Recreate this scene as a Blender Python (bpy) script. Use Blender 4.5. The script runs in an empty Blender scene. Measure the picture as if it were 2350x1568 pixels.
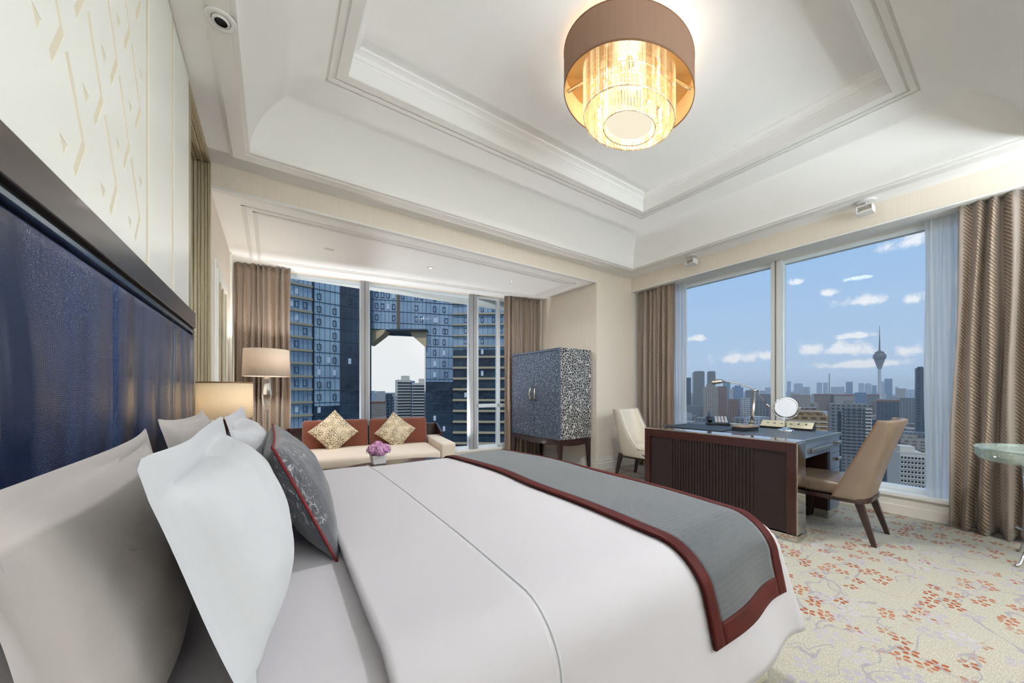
import bpy, bmesh, math, random
from mathutils import Vector, Matrix, noise
from mathutils.geometry import delaunay_2d_cdt

random.seed(7)
sc = bpy.context.scene
C = sc.collection
PI = math.pi

# ------------------------------------------------------------------ camera, sky, sun, exposure
CAM_YAW = math.radians(34.25)
cam_d = bpy.data.cameras.new('camera')
cam = bpy.data.objects.new('camera', cam_d)
C.objects.link(cam)
cam.location = (0, 0, 1.15)
cam.rotation_euler = (PI / 2, 0, -CAM_YAW)
cam_d.sensor_width = 36
cam_d.lens = 36 * 808 / 2350
cam_d.shift_y = 111 / 2350
cam_d.clip_start = 0.02
cam_d.clip_end = 20000
sc.camera = cam

sc.view_settings.view_transform = 'Standard'
sc.view_settings.look = 'None'
sc.view_settings.gamma = 1
sc.view_settings.use_curve_mapping = False
sc.view_settings.exposure = 0.27
sc.cycles.use_denoising = True
sc.cycles.use_adaptive_sampling = True
sc.cycles.adaptive_threshold = 0.09
sc.cycles.adaptive_min_samples = 16
sc.cycles.max_bounces = 8
sc.cycles.diffuse_bounces = 6
sc.cycles.glossy_bounces = 4
sc.cycles.transmission_bounces = 6
sc.cycles.transparent_max_bounces = 24
sc.cycles.volume_bounces = 2
sc.cycles.caustics_reflective = False
sc.cycles.caustics_refractive = False
sc.cycles.sample_clamp_indirect = 6

FWX, FWY = math.sin(CAM_YAW), math.cos(CAM_YAW)
RTX, RTY = math.cos(CAM_YAW), -math.sin(CAM_YAW)


def heading(u, v):
    """azimuth and elevation of a sight line measured off the photograph"""
    r = (u - 1175) / 808
    x, y, z = FWX + r * RTX, FWY + r * RTY, (895 - v) / 808
    return math.atan2(y, x), math.atan2(z, math.hypot(x, y))


def far_point(u, dist):
    """plan position of something outdoors: sight line u, at distance dist along the view axis"""
    r = (u - 1175) / 808
    return (FWX + r * RTX) * dist, (FWY + r * RTY) * dist


class NT:
    """tiny node-tree helper"""
    def __init__(s, tree):
        s.t = tree
        s.t.nodes.clear()

    def n(s, typ, _p=None, **ins):
        nd = s.t.nodes.new(typ)
        for k, v in (_p or {}).items():
            setattr(nd, k, v)
        for k, v in ins.items():
            key = int(k[1:]) if k[0] == 'i' and k[1:].isdigit() else k.replace('_', ' ')
            inp = nd.inputs[key]
            if hasattr(v, 'is_output') or isinstance(v, bpy.types.NodeSocket):
                s.t.links.new(v, inp)
            else:
                if inp.type == 'RGBA' and len(v) == 3:
                    v = (*v, 1)
                inp.default_value = v
        return nd

    def m(s, op, a, b=0.0, c=None, clamp=False):
        nd = s.t.nodes.new('ShaderNodeMath')
        nd.operation = op
        nd.use_clamp = clamp
        for i, v in enumerate((a, b, c)):
            if v is None:
                continue
            if isinstance(v, (int, float)):
                nd.inputs[i].default_value = v
            else:
                s.t.links.new(v, nd.inputs[i])
        return nd.outputs[0]

    def mix(s, f, a, b):
        nd = s.t.nodes.new('ShaderNodeMix')
        nd.data_type = 'RGBA'
        for i, v in ((0, f), (6, a), (7, b)):
            if isinstance(v, (int, float)):
                nd.inputs[i].default_value = v
            elif isinstance(v, tuple):
                nd.inputs[i].default_value = (*v, 1) if len(v) == 3 else v
            else:
                s.t.links.new(v, nd.inputs[i])
        return nd.outputs[2]

    def step(s, x, lo, hi, a=0.0, b=1.0, smooth=True):
        nd = s.t.nodes.new('ShaderNodeMapRange')
        nd.interpolation_type = 'SMOOTHSTEP' if smooth else 'LINEAR'
        s.t.links.new(x, nd.inputs[0])
        for i, v in ((1, lo), (2, hi), (3, a), (4, b)):
            nd.inputs[i].default_value = v
        return nd.outputs[0]

    def sep(s, v):
        nd = s.t.nodes.new('ShaderNodeSeparateXYZ')
        s.t.links.new(v, nd.inputs[0])
        return nd.outputs

    def comb(s, x, y, z=0.0):
        nd = s.t.nodes.new('ShaderNodeCombineXYZ')
        for i, v in enumerate((x, y, z)):
            if isinstance(v, (int, float)):
                nd.inputs[i].default_value = v
            else:
                s.t.links.new(v, nd.inputs[i])
        return nd.outputs[0]

    def noise(s, vec, scale, detail=2.0, rough=0.5, col=False):
        nd = s.n('ShaderNodeTexNoise', Vector=vec, Scale=scale, Detail=detail, Roughness=rough)
        return nd.outputs[1 if col else 0]


# ---- sky: blue with cumulus over the city, a white hazy bank in the direction of the sofa window
def make_world():
    w = bpy.data.worlds.new('sky')
    sc.world = w
    w.use_nodes = True
    T = NT(w.node_tree)
    d = T.n('ShaderNodeTexCoord').outputs['Generated']
    x, y, z = T.sep(d)
    az = T.m('ARCTAN2', y, x)
    el = T.m('ARCSINE', z)
    g = T.step(el, 0.0, 0.42, smooth=False)
    col = T.mix(g, (0.46, 0.58, 0.76), (0.27, 0.48, 0.80))
    # hazy bank
    haze = T.step(az, math.radians(48), math.radians(62))
    haze = T.m('MULTIPLY', haze, T.step(az, math.radians(118), math.radians(104)))
    haze = T.m('MULTIPLY', haze, T.step(el, 0.55, 0.30))
    hz = T.mix(T.step(el, 0.0, 0.2), (0.78, 0.79, 0.82), (0.80, 0.80, 0.81))
    col = T.mix(haze, col, hz)
    # clouds, each a soft lump of its own
    nz = T.noise(d, 23.0, 6.0, 0.66)
    tot = None
    for (u, v, wd, hg) in ((1605, 777, 34, 11), (1690, 824, 62, 17), (1757, 818, 24, 17), (1866, 803, 30, 22), (1950, 806, 62, 19),
                           (2070, 806, 52, 20), (1990, 692, 78, 18), (2092, 690, 40, 19), (1967, 771, 50, 9), (1897, 673, 24, 13),
                           (2090, 556, 62, 22), (1828, 648, 20, 11), (2220, 640, 90, 30), (1960, 838, 150, 12)):
        a0, e0 = heading(u, v)
        a1, e1 = heading(u + wd, v)
        a2, e2 = heading(u, v - hg)
        sa, se = abs(a1 - a0) + 1e-4, abs(e2 - e0) + 1e-4
        dx = T.m('MULTIPLY', T.m('SUBTRACT', az, a0), 1 / sa)
        dy = T.m('MULTIPLY', T.m('SUBTRACT', el, e0), 1 / se)
        # flat bases: stretch the lower half
        dy = T.m('MAXIMUM', dy, T.m('MULTIPLY', dy, -1.7))
        r = T.m('SQRT', T.m('ADD', T.m('MULTIPLY', dx, dx), T.m('MULTIPLY', dy, dy)))
        f = T.m('SUBTRACT', 1.0, r)
        tot = f if tot is None else T.m('MAXIMUM', tot, f)
    tot = T.m('ADD', tot, T.m('MULTIPLY', T.m('SUBTRACT', nz, 0.5), 3.8))
    cl = T.step(tot, -0.12, 0.75)
    cl = T.m('MULTIPLY', cl, 0.86)
    # more of the same cumulus over the rest of the sky
    big = T.noise(d, 3.2, 2.0, 0.6)
    out = T.step(T.m('ABSOLUTE', T.m('SUBTRACT', az, math.radians(10))), 0.55, 0.8)
    cl2 = T.m('MULTIPLY', T.m('MULTIPLY', T.step(big, 0.52, 0.70), out), 0.75)
    cl = T.m('MAXIMUM', cl, cl2)
    ccol = T.mix(T.step(el, 0.0, 0.25), (0.90, 0.88, 0.90), (0.92, 0.92, 0.95))
    col = T.mix(cl, col, ccol)
    low = T.step(el, 0.0, -0.02)
    col = T.mix(low, col, (0.40, 0.46, 0.54))
    bg = T.n('ShaderNodeBackground', Color=col, Strength=0.91)
    o = T.n('ShaderNodeOutputWorld', Surface=bg.outputs[0])


make_world()

sun_d = bpy.data.lights.new('sun', 'SUN')
sun_d.energy = 1.3
sun_d.angle = math.radians(3)
sun_d.color = (1.0, 0.95, 0.88)
sun = bpy.data.objects.new('sun', sun_d)
sun.rotation_euler = (math.radians(38), 0, math.radians(-50))
C.objects.link(sun)

# ------------------------------------------------------------------ mesh helpers
class MB:
    def __init__(s):
        s.v, s.f, s.uv = [], [], {}

    def add(s, vs, fs):
        o = len(s.v)
        s.v += [tuple(p) for p in vs]
        s.f += [tuple(i + o for i in f) for f in fs]
        return s

    def box(s, x0, x1, y0, y1, z0, z1):
        return s.add([(x0, y0, z0), (x1, y0, z0), (x1, y1, z0), (x0, y1, z0), (x0, y0, z1), (x1, y0, z1), (x1, y1, z1), (x0, y1, z1)],
                     [(0, 3, 2, 1), (4, 5, 6, 7), (0, 1, 5, 4), (1, 2, 6, 5), (2, 3, 7, 6), (3, 0, 4, 7)])

    def hexa(s, b, t):
        """bottom quad b and top quad t, both counter-clockwise seen from above"""
        return s.add(list(b) + list(t), [(0, 3, 2, 1), (4, 5, 6, 7), (0, 1, 5, 4), (1, 2, 6, 5), (2, 3, 7, 6), (3, 0, 4, 7)])

    def lathe(s, prof, n=32, c=(0, 0), sx=1.0, sy=1.0, rot=0.0, cap=True):
        vs, fs = [], []
        for (r, z) in prof:
            for i in range(n):
                a = 2 * PI * i / n
                px, py = r * math.cos(a) * sx, r * math.sin(a) * sy
                vs.append((c[0] + px * math.cos(rot) - py * math.sin(rot), c[1] + px * math.sin(rot) + py * math.cos(rot), z))
        for j in range(len(prof) - 1):
            for i in range(n):
                k = (i + 1) % n
                fs.append((j * n + i, j * n + k, (j + 1) * n + k, (j + 1) * n + i))
        if cap:
            fs.append(tuple(reversed(range(n))))
            fs.append(tuple((len(prof) - 1) * n + i for i in range(n)))
        return s.add(vs, fs)

    def tube(s, pts, r, n=8, cap=True):
        pts = [Vector(p) for p in pts]
        rs = r if isinstance(r, (list, tuple)) else [r] * len(pts)
        vs, fs = [], []
        up = Vector((0, 0, 1))
        prev = None
        for i, p in enumerate(pts):
            t = (pts[min(i + 1, len(pts) - 1)] - pts[max(i - 1, 0)]).normalized()
            if prev is None:
                a = t.cross(up)
                if a.length < 1e-3:
                    a = t.cross(Vector((0, 1, 0)))
            else:
                a = prev - t * prev.dot(t)
            a.normalize()
            prev = a
            b = t.cross(a)
            for k in range(n):
                w = 2 * PI * k / n
                vs.append(p + (a * math.cos(w) + b * math.sin(w)) * rs[i])
        for j in range(len(pts) - 1):
            for i in range(n):
                k = (i + 1) % n
                fs.append((j * n + i, (j + 1) * n + i, (j + 1) * n + k, j * n + k))
        if cap:
            fs.append(tuple(range(n)))
            fs.append(tuple((len(pts) - 1) * n + i for i in reversed(range(n))))
        return s.add(vs, fs)

    def prism(s, poly, ax, a0, a1):
        """polygon (list of 2d) extruded along axis ax: 'x' poly=(y,z), 'y' poly=(x,z), 'z' poly=(x,y)"""
        mk = {'x': lambda p, a: (a, p[0], p[1]), 'y': lambda p, a: (p[0], a, p[1]), 'z': lambda p, a: (p[0], p[1], a)}[ax]
        n = len(poly)
        vs = [mk(p, a0) for p in poly] + [mk(p, a1) for p in poly]
        fs = [tuple(range(n)), tuple(reversed(range(n, 2 * n)))]
        for i in range(n):
            k = (i + 1) % n
            fs.append((i, n + i, n + k, k))
        return s.add(vs, fs)

    def grid(s, fn, nu, nv, closed_u=False, uv=None):
        o = len(s.v)
        mu = nu if closed_u else nu + 1
        for j in range(nv + 1):
            for i in range(mu):
                s.v.append(tuple(fn(i / nu, j / nv)))
                if uv:
                    s.uv[len(s.v) - 1] = uv(i / nu, j / nv)
        for j in range(nv):
            for i in range(nu):
                k = (i + 1) % mu if closed_u else i + 1
                s.f.append((o + j * mu + i, o + j * mu + k, o + (j + 1) * mu + k, o + (j + 1) * mu + i))
        return s

    def mesh(s, name, fix=True):
        me = bpy.data.meshes.new(name)
        me.from_pydata(s.v, [], s.f)
        if s.uv:
            ul = me.uv_layers.new(name='UVMap')
            for lp in me.loops:
                ul.data[lp.index].uv = s.uv.get(lp.vertex_index, (0, 0))
        if fix:
            bm = bmesh.new()
            bm.from_mesh(me)
            bmesh.ops.recalc_face_normals(bm, faces=bm.faces)
            bm.to_mesh(me)
            bm.free()
        me.update()
        return me


def obj(name, mb, mat=None, parent=None, smooth=False, bevel=0.0, solid=0.0, sub=0, label=None, fix=True, auto=None):
    me = mb.mesh(name, fix) if isinstance(mb, MB) else mb
    if mat is not None:
        for m in (mat if isinstance(mat, (list, tuple)) else [mat]):
            me.materials.append(m)
    o = bpy.data.objects.new(name, me)
    C.objects.link(o)
    if parent is not None:
        o.parent = parent
    if smooth:
        me.shade_smooth() if hasattr(me, 'shade_smooth') else None
        if auto:
            try:
                me.set_sharp_from_angle(angle=math.radians(auto))
            except Exception:
                pass
    if solid:
        md = o.modifiers.new('solid', 'SOLIDIFY')
        md.thickness = solid
        md.offset = 0
    if bevel:
        md = o.modifiers.new('bevel', 'BEVEL')
        md.width = bevel
        md.segments = 2
        md.limit_method = 'ANGLE'
        md.angle_limit = math.radians(40)
        md.harden_normals = False
    if sub:
        md = o.modifiers.new('sub', 'SUBSURF')
        md.levels = md.render_levels = sub
    if label:
        o['label'] = label
    return o


def tag(o, label, cat, group=None, kind=None):
    o['label'] = label
    o['category'] = cat
    if group:
        o['group'] = group
    if kind:
        o['kind'] = kind
    return o


def struct(name, mb, mat, parent=None, label=None, **k):
    o = obj(name, mb, mat, parent, **k)
    if parent is None:
        o['kind'] = 'structure'
        if label:
            o['label'] = label
    return o


def thing(name, label, cat, loc=(0, 0, 0), rz=0.0, group=None):
    o = bpy.data.objects.new(name, None)
    C.objects.link(o)
    o.empty_display_size = 0.05
    o.location = loc
    o.rotation_euler = (0, 0, rz)
    return tag(o, label, cat, group)


def share(src, parent=None, loc=None, rot=None, scale=None):
    o = src.copy()
    C.objects.link(o)
    if parent is not None:
        o.parent = parent
    if loc is not None:
        o.location = loc
    if rot is not None:
        o.rotation_euler = rot
    if scale is not None:
        o.scale = scale
    return o


# ------------------------------------------------------------------ materials
def srgb(r, g, b):
    f = lambda c: (c / 255 / 12.92) if c / 255 <= 0.04045 else ((c / 255 + 0.055) / 1.055) ** 2.4
    return (f(r), f(g), f(b))


MATS = {}


def new_mat(name):
    m = bpy.data.materials.new(name)
    m.use_nodes = True
    T = NT(m.node_tree)
    MATS[name] = m
    return m, T


def finish(T, shader, disp=None):
    T.n('ShaderNodeOutputMaterial', Surface=shader)


def pbr(name, col, rough=0.5, metal=0.0, spec=0.5, bump=0.0, bscale=60.0, var=0.0, vscale=6.0, coat=0.0, sheen=0.0, stretch=None, emit=None, estr=0.0):
    m, T = new_mat(name)
    co = T.n('ShaderNodeTexCoord').outputs['Object']
    if stretch:
        mp = T.n('ShaderNodeMapping', Vector=co, Scale=stretch)
        co = mp.outputs[0]
    c = col
    if var:
        nv = T.noise(co, vscale, 3.0)
        c = T.mix(nv, tuple(x * (1 - var) for x in col), tuple(min(1, x * (1 + var)) for x in col))
    p = T.n('ShaderNodeBsdfPrincipled', Base_Color=c, Roughness=rough, Metallic=metal)
    p.inputs['Specular IOR Level'].default_value = spec
    if coat:
        p.inputs['Coat Weight'].default_value = coat
        p.inputs['Coat Roughness'].default_value = 0.08
    if sheen:
        p.inputs['Sheen Weight'].default_value = sheen
    if emit:
        p.inputs['Emission Color'].default_value = (*emit, 1)
        p.inputs['Emission Strength'].default_value = estr
    if bump:
        nb = T.noise(co, bscale, 3.0)
        b = T.n('ShaderNodeBump', Height=nb, Strength=bump, Distance=0.01)
        T.t.links.new(b.outputs[0], p.inputs['Normal'])
    finish(T, p.outputs[0])
    return m


def uvmat(name):
    m, T = new_mat(name)
    return m, T, T.n('ShaderNodeTexCoord').outputs['UV']


pbr('ceiling_white', srgb(244, 243, 240), 0.75, bump=0.02, bscale=120)
pbr('trim_white', srgb(232, 230, 225), 0.45)
pbr('lacquer_white', srgb(242, 243, 236), 0.28)
pbr('groove_beige', srgb(226, 217, 194), 0.5)
pbr('frame_dark', srgb(62, 54, 50), 0.30, var=0.15, vscale=3, stretch=(12, 1, 30), coat=0.2)
pbr('steel_blue', srgb(120, 135, 150), 0.22, 1.0)
pbr('linen_white', srgb(187, 188, 192), 0.8, bump=0.05, bscale=400, sheen=0.1)
pbr('sheet_white', srgb(184, 180, 184), 0.75, sheen=0.1)
pbr('pillow_cream', srgb(178, 171, 167), 0.8, sheen=0.1, bump=0.04, bscale=300)
pbr('skirt_cream', srgb(222, 217, 196), 0.85, bump=0.1, bscale=300)
pbr('piping_red', srgb(110, 18, 24), 0.6)
pbr('wood_espresso', srgb(52, 33, 30), 0.3, var=0.2, vscale=4, stretch=(20, 20, 2), coat=0.2)
pbr('wood_mahogany', srgb(54, 21, 15), 0.28, var=0.22, vscale=4, stretch=(25, 3, 25), coat=0.3)
pbr('wood_slat', srgb(38, 23, 24), 0.4, var=0.15, vscale=5, stretch=(20, 20, 2))
pbr('desk_leather', srgb(62, 66, 76), 0.42, bump=0.08, bscale=220)
pbr('desk_drawer', srgb(104, 116, 138), 0.35, var=0.06)
pbr('blotter_leather', srgb(28, 32, 40), 0.5, bump=0.15, bscale=300)
pbr('mirror_steel', srgb(205, 200, 192), 0.07, 1.0)
pbr('nickel', srgb(200, 191, 176), 0.2, 1.0)
pbr('chrome', srgb(210, 210, 212), 0.08, 1.0)
pbr('brass_plate', srgb(226, 216, 188), 0.3, 0.25)
pbr('black_plastic', srgb(18, 19, 21), 0.35)
pbr('key_grey', srgb(176, 170, 170), 0.5)
pbr('leather_taupe', srgb(128, 110, 93), 0.36, bump=0.06, bscale=260, var=0.05)
pbr('seam_brown', srgb(138, 98, 66), 0.5)
pbr('fabric_stone', srgb(186, 177, 163), 0.8, bump=0.1, bscale=400)
pbr('fabric_ivory', srgb(226, 217, 202), 0.7, bump=0.05, bscale=300)
pbr('sofa_ivory', srgb(218, 204, 188), 0.8, bump=0.08, bscale=300, sheen=0.2)
pbr('sofa_brown', srgb(112, 52, 28), 0.75, sheen=0.5, var=0.2, vscale=5)
pbr('sofa_shell', srgb(40, 20, 18), 0.3, coat=0.3)
pbr('porcelain', srgb(232, 230, 230), 0.25)
pbr('petal_pink', srgb(212, 160, 200), 0.7, var=0.25, vscale=30)
pbr('leaf_green', srgb(70, 100, 60), 0.6)
pbr('window_frame', srgb(224, 233, 240), 0.4)
pbr('mullion_grey', srgb(158, 160, 164), 0.4)
pbr('mullion_light', srgb(206, 205, 202), 0.4)
pbr('mullion_dark', srgb(112, 108, 106), 0.4)
pbr('fixture_white', srgb(228, 226, 224), 0.45)
pbr('hole_black', (0.004, 0.004, 0.004), 0.6)
pbr('table_dark', srgb(60, 46, 40), 0.2, coat=0.4)
pbr('box_leather', srgb(150, 122, 102), 0.5)
pbr('baseboard_white', srgb(226, 220, 210), 0.5)
pbr('disc_white', srgb(226, 228, 236), 0.3)


def mat_wall():
    m, T = new_mat('wall_paper')
    co = T.n('ShaderNodeTexCoord').outputs['Object']
    mp = T.n('ShaderNodeMapping', Vector=co, Scale=(60, 60, 1.2))
    a = T.noise(mp.outputs[0], 2.0, 3.0)
    c = T.mix(a, srgb(226, 214, 199), srgb(236, 226, 212))
    p = T.n('ShaderNodeBsdfPrincipled', Base_Color=c, Roughness=0.75)
    b = T.n('ShaderNodeBump', Height=a, Strength=0.06, Distance=0.004)
    T.t.links.new(b.outputs[0], p.inputs['Normal'])
    finish(T, p.outputs[0])


mat_wall()


def mat_carpet():
    m, T = new_mat('carpet')
    co = T.n('ShaderNodeTexCoord').outputs['Object']
    x, y, z = T.sep(co)
    # woven ground: short dashes
    w1 = T.noise(T.n('ShaderNodeMapping', Vector=co, Scale=(70, 230, 1), Rotation=(0, 0, 0.6)).outputs[0], 1.0, 1.0)
    w2 = T.noise(co, 420.0, 1.0)
    tone = T.noise(co, 1.3, 3.0)
    base = T.mix(tone, srgb(164, 158, 141), srgb(167, 164, 158))
    base = T.mix(T.step(w1, 0.48, 0.62), base, srgb(184, 178, 164))
    base = T.mix(T.m('MULTIPLY', T.step(w2, 0.35, 0.75), 0.35), base, srgb(168, 160, 144))
    warp = T.n('ShaderNodeVectorMath', {'operation': 'SCALE'}, Vector=T.noise(co, 2.2, 2.0, col=True), Scale=0.35)
    wc = T.n('ShaderNodeVectorMath', {'operation': 'ADD'}, i0=co, i1=warp.outputs[0]).outputs[0]
    # branches: thin contour lines of a warped field, broken into lengths
    brs = None
    for sc_, rot, th in ((2.6, 0.5, 0.007), (3.4, -0.9, 0.008), (5.0, 1.6, 0.012)):
        mv = T.n('ShaderNodeMapping', Vector=wc, Scale=(sc_ * 0.45, sc_, 1), Rotation=(0, 0, rot)).outputs[0]
        nn = T.noise(mv, 1.0, 2.5, 0.55)
        ln = T.step(T.m('ABSOLUTE', T.m('SUBTRACT', nn, 0.5)), th, th * 0.35)
        gate = T.step(T.noise(mv, 1.7, 1.0), 0.47, 0.53)
        ln = T.m('MULTIPLY', ln, gate)
        brs = ln if brs is None else T.m('MAXIMUM', brs, ln)
    base = T.mix(T.m('MULTIPLY', brs, 0.62), base, srgb(138, 132, 146))
    # blossoms
    cl = T.noise(co, 1.15, 2.0)
    for scl, ca, cb, lo, hi, thr, seed in ((11.5, srgb(146, 78, 52), srgb(164, 104, 76), 0.44, 0.50, 0.50, 0.0), (8.2, srgb(160, 153, 162), srgb(176, 170, 176), 0.56, 0.50, 0.52, 5.3)):
        sv = T.n('ShaderNodeMapping', Vector=co, Scale=(scl, scl, 0), Location=(seed, seed, 0)).outputs[0]
        vo = T.n('ShaderNodeTexVoronoi', {'voronoi_dimensions': '2D'}, Vector=sv, Scale=1.0, Randomness=0.8)
        loc = T.n('ShaderNodeVectorMath', {'operation': 'SUBTRACT'}, i0=sv, i1=vo.outputs['Position']).outputs[0]
        lx, ly, lz = T.sep(loc)
        rr = T.m('SQRT', T.m('ADD', T.m('MULTIPLY', lx, lx), T.m('MULTIPLY', ly, ly)))
        rc, gc, bc = T.sep(vo.outputs['Color'])
        an = T.m('ADD', T.m('ARCTAN2', ly, lx), T.m('MULTIPLY', rc, 6.28))
        pet = T.m('COSINE', T.m('MULTIPLY', an, 5.0))
        pr = T.m('SUBTRACT', T.m('MULTIPLY', T.m('SUBTRACT', 1.0, T.m('ABSOLUTE', T.m('MULTIPLY', T.m('SUBTRACT', rr, 0.25), 6.5))), 1.6), T.m('SUBTRACT', 0.75, pet))
        f = T.step(pr, 0.0, 0.2)
        f = T.m('MULTIPLY', f, T.step(gc, thr, thr + 0.01))
        f = T.m('MULTIPLY', f, T.step(cl, lo, hi))
        base = T.mix(f, base, T.mix(bc, ca, cb))
    p = T.n('ShaderNodeBsdfPrincipled', Base_Color=base, Roughness=0.95)
    p.inputs['Specular IOR Level'].default_value = 0.1
    b = T.n('ShaderNodeBump', Height=T.m('ADD', w1, w2), Strength=0.35, Distance=0.006)
    T.t.links.new(b.outputs[0], p.inputs['Normal'])
    finish(T, p.outputs[0])


mat_carpet()


def mat_snake():
    m, T = new_mat('leather_navy')
    co = T.n('ShaderNodeTexCoord').outputs['Object']
    x, y, z = T.sep(co)
    wy = T.m('ADD', y, T.m('MULTIPLY', T.noise(co, 1.4, 1.0), 0.25))
    vec = T.comb(T.m('MULTIPLY', wy, 165.0), T.m('MULTIPLY', z, 270.0), 0.0)
    vo = T.n('ShaderNodeTexVoronoi', {'voronoi_dimensions': '2D', 'feature': 'DISTANCE_TO_EDGE'}, Vector=vec, Scale=1.0, Randomness=0.42)
    e = T.step(vo.outputs[0], 0.0, 0.25)
    big = T.noise(T.comb(T.m('MULTIPLY', wy, 7.0), T.m('MULTIPLY', z, 1.1), 0.0), 1.0, 2.0)
    mask = T.step(big, 0.40, 0.62)
    c = T.mix(T.m('MULTIPLY', T.m('MULTIPLY', e, T.m('ADD', 0.35, T.m('MULTIPLY', mask, 0.65))), 0.75), srgb(20, 32, 60), srgb(48, 80, 138))
    c = T.mix(T.step(big, 0.35, 0.7), srgb(24, 36, 64), c)
    p = T.n('ShaderNodeBsdfPrincipled', Base_Color=c, Roughness=T.m('ADD', 0.27, T.m('MULTIPLY', mask, 0.1)))
    p.inputs['Coat Weight'].default_value = 0.22
    p.inputs['Coat Roughness'].default_value = 0.22
    h = T.m('ADD', T.m('MULTIPLY', T.m('MULTIPLY', e, T.m('ADD', 0.08, mask)), 0.0010), T.m('ADD', T.m('MULTIPLY', big, 0.012), T.m('MULTIPLY', T.m('SINE', T.m('MULTIPLY', T.m('ADD', wy, T.m('MULTIPLY', big, 0.05)), 28.5)), 0.0045)))
    b = T.n('ShaderNodeBump', Height=h, Strength=0.9, Distance=1.0)
    T.t.links.new(b.outputs[0], p.inputs['Normal'])
    T.t.links.new(b.outputs[0], p.inputs['Coat Normal'])
    finish(T, p.outputs[0])


mat_snake()


def mat_antique():
    m, T = new_mat('frame_antique')
    co = T.n('ShaderNodeTexCoord').outputs['Object']
    a = T.noise(T.n('ShaderNodeMapping', Vector=co, Scale=(40, 40, 60)).outputs[0], 3.0, 4.0, 0.7)
    b2 = T.noise(T.n('ShaderNodeMapping', Vector=co, Scale=(120, 120, 2)).outputs[0], 1.0, 2.0)
    c = T.mix(a, srgb(158, 142, 110), srgb(222, 208, 176))
    c = T.mix(T.step(b2, 0.35, 0.6), T.mix(0.35, c, (0.12, 0.10, 0.07)), c)
    p = T.n('ShaderNodeBsdfPrincipled', Base_Color=c, Roughness=0.38, Metallic=0.45)
    finish(T, p.outputs[0])


mat_antique()
pbr('mirror_glass', (0.86, 0.86, 0.86), 0.02, 1.0)


def mat_drape():
    m, T, uv = uvmat('drape_fabric')
    u, v, _ = T.sep(uv)
    band = T.m('FRACT', T.m('MULTIPLY', u, 7.2))
    cord = T.m('MULTIPLY', T.step(band, 0.30, 0.34), T.step(band, 0.90, 0.86))
    tick = T.m('FRACT', T.m('ADD', T.m('MULTIPLY', v, 34.0), T.m('MULTIPLY', u, 26.0)))
    tk = T.m('MULTIPLY', T.m('MULTIPLY', T.step(tick, 0.0, 0.1), T.step(tick, 0.36, 0.24)), cord)
    base = T.mix(cord, srgb(152, 138, 128), srgb(124, 103, 88))
    c = T.mix(tk, base, srgb(200, 182, 158))
    wv = T.noise(T.comb(T.m('MULTIPLY', u, 600.0), T.m('MULTIPLY', v, 60.0), 0.0), 1.0, 1.0)
    c = T.mix(T.m('MULTIPLY', wv, 0.25), c, srgb(110, 92, 80))
    p = T.n('ShaderNodeBsdfPrincipled', Base_Color=c, Roughness=0.55)
    p.inputs['Sheen Weight'].default_value = 0.3
    b = T.n('ShaderNodeBump', Height=tk, Strength=0.25, Distance=0.004)
    T.t.links.new(b.outputs[0], p.inputs['Normal'])
    finish(T, p.outputs[0])
    m2, T = new_mat('sheer_voile')
    d = T.n('ShaderNodeBsdfDiffuse', Color=(0.92, 0.93, 0.94))
    tl = T.n('ShaderNodeBsdfTranslucent', Color=(0.90, 0.92, 0.94))
    tr = T.n('ShaderNodeBsdfTransparent', Color=(1, 1, 1))
    a = T.n('ShaderNodeMixShader', i0=0.55, i1=d.outputs[0], i2=tl.outputs[0])
    e = T.n('ShaderNodeMixShader', i0=0.12, i1=a.outputs[0], i2=tr.outputs[0])
    finish(T, e.outputs[0])


mat_drape()


def mat_crackle():
    for name, bg_, ln, scl in (('crackle_door', srgb(40, 50, 68), srgb(128, 138, 152), 42.0), ('crackle_side', srgb(44, 44, 48), srgb(206, 206, 202), 30.0)):
        m, T = new_mat(name)
        co = T.n('ShaderNodeTexCoord').outputs['Object']
        wob = T.n('ShaderNodeVectorMath', {'operation': 'SCALE'}, Vector=T.noise(co, 25.0, 2.0, col=True), Scale=0.02)
        wc = T.n('ShaderNodeVectorMath', {'operation': 'ADD'}, i0=co, i1=wob.outputs[0]).outputs[0]
        vo = T.n('ShaderNodeTexVoronoi', {'feature': 'DISTANCE_TO_EDGE'}, Vector=wc, Scale=scl, Randomness=1.0)
        e = T.step(vo.outputs[0], 0.10, 0.05)
        c = T.mix(e, bg_, ln)
        p = T.n('ShaderNodeBsdfPrincipled', Base_Color=c, Roughness=0.3)
        p.inputs['Coat Weight'].default_value = 0.3
        b = T.n('ShaderNodeBump', Height=e, Strength=0.2, Distance=0.002)
        T.t.links.new(b.outputs[0], p.inputs['Normal'])
        finish(T, p.outputs[0])


mat_crackle()


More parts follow.
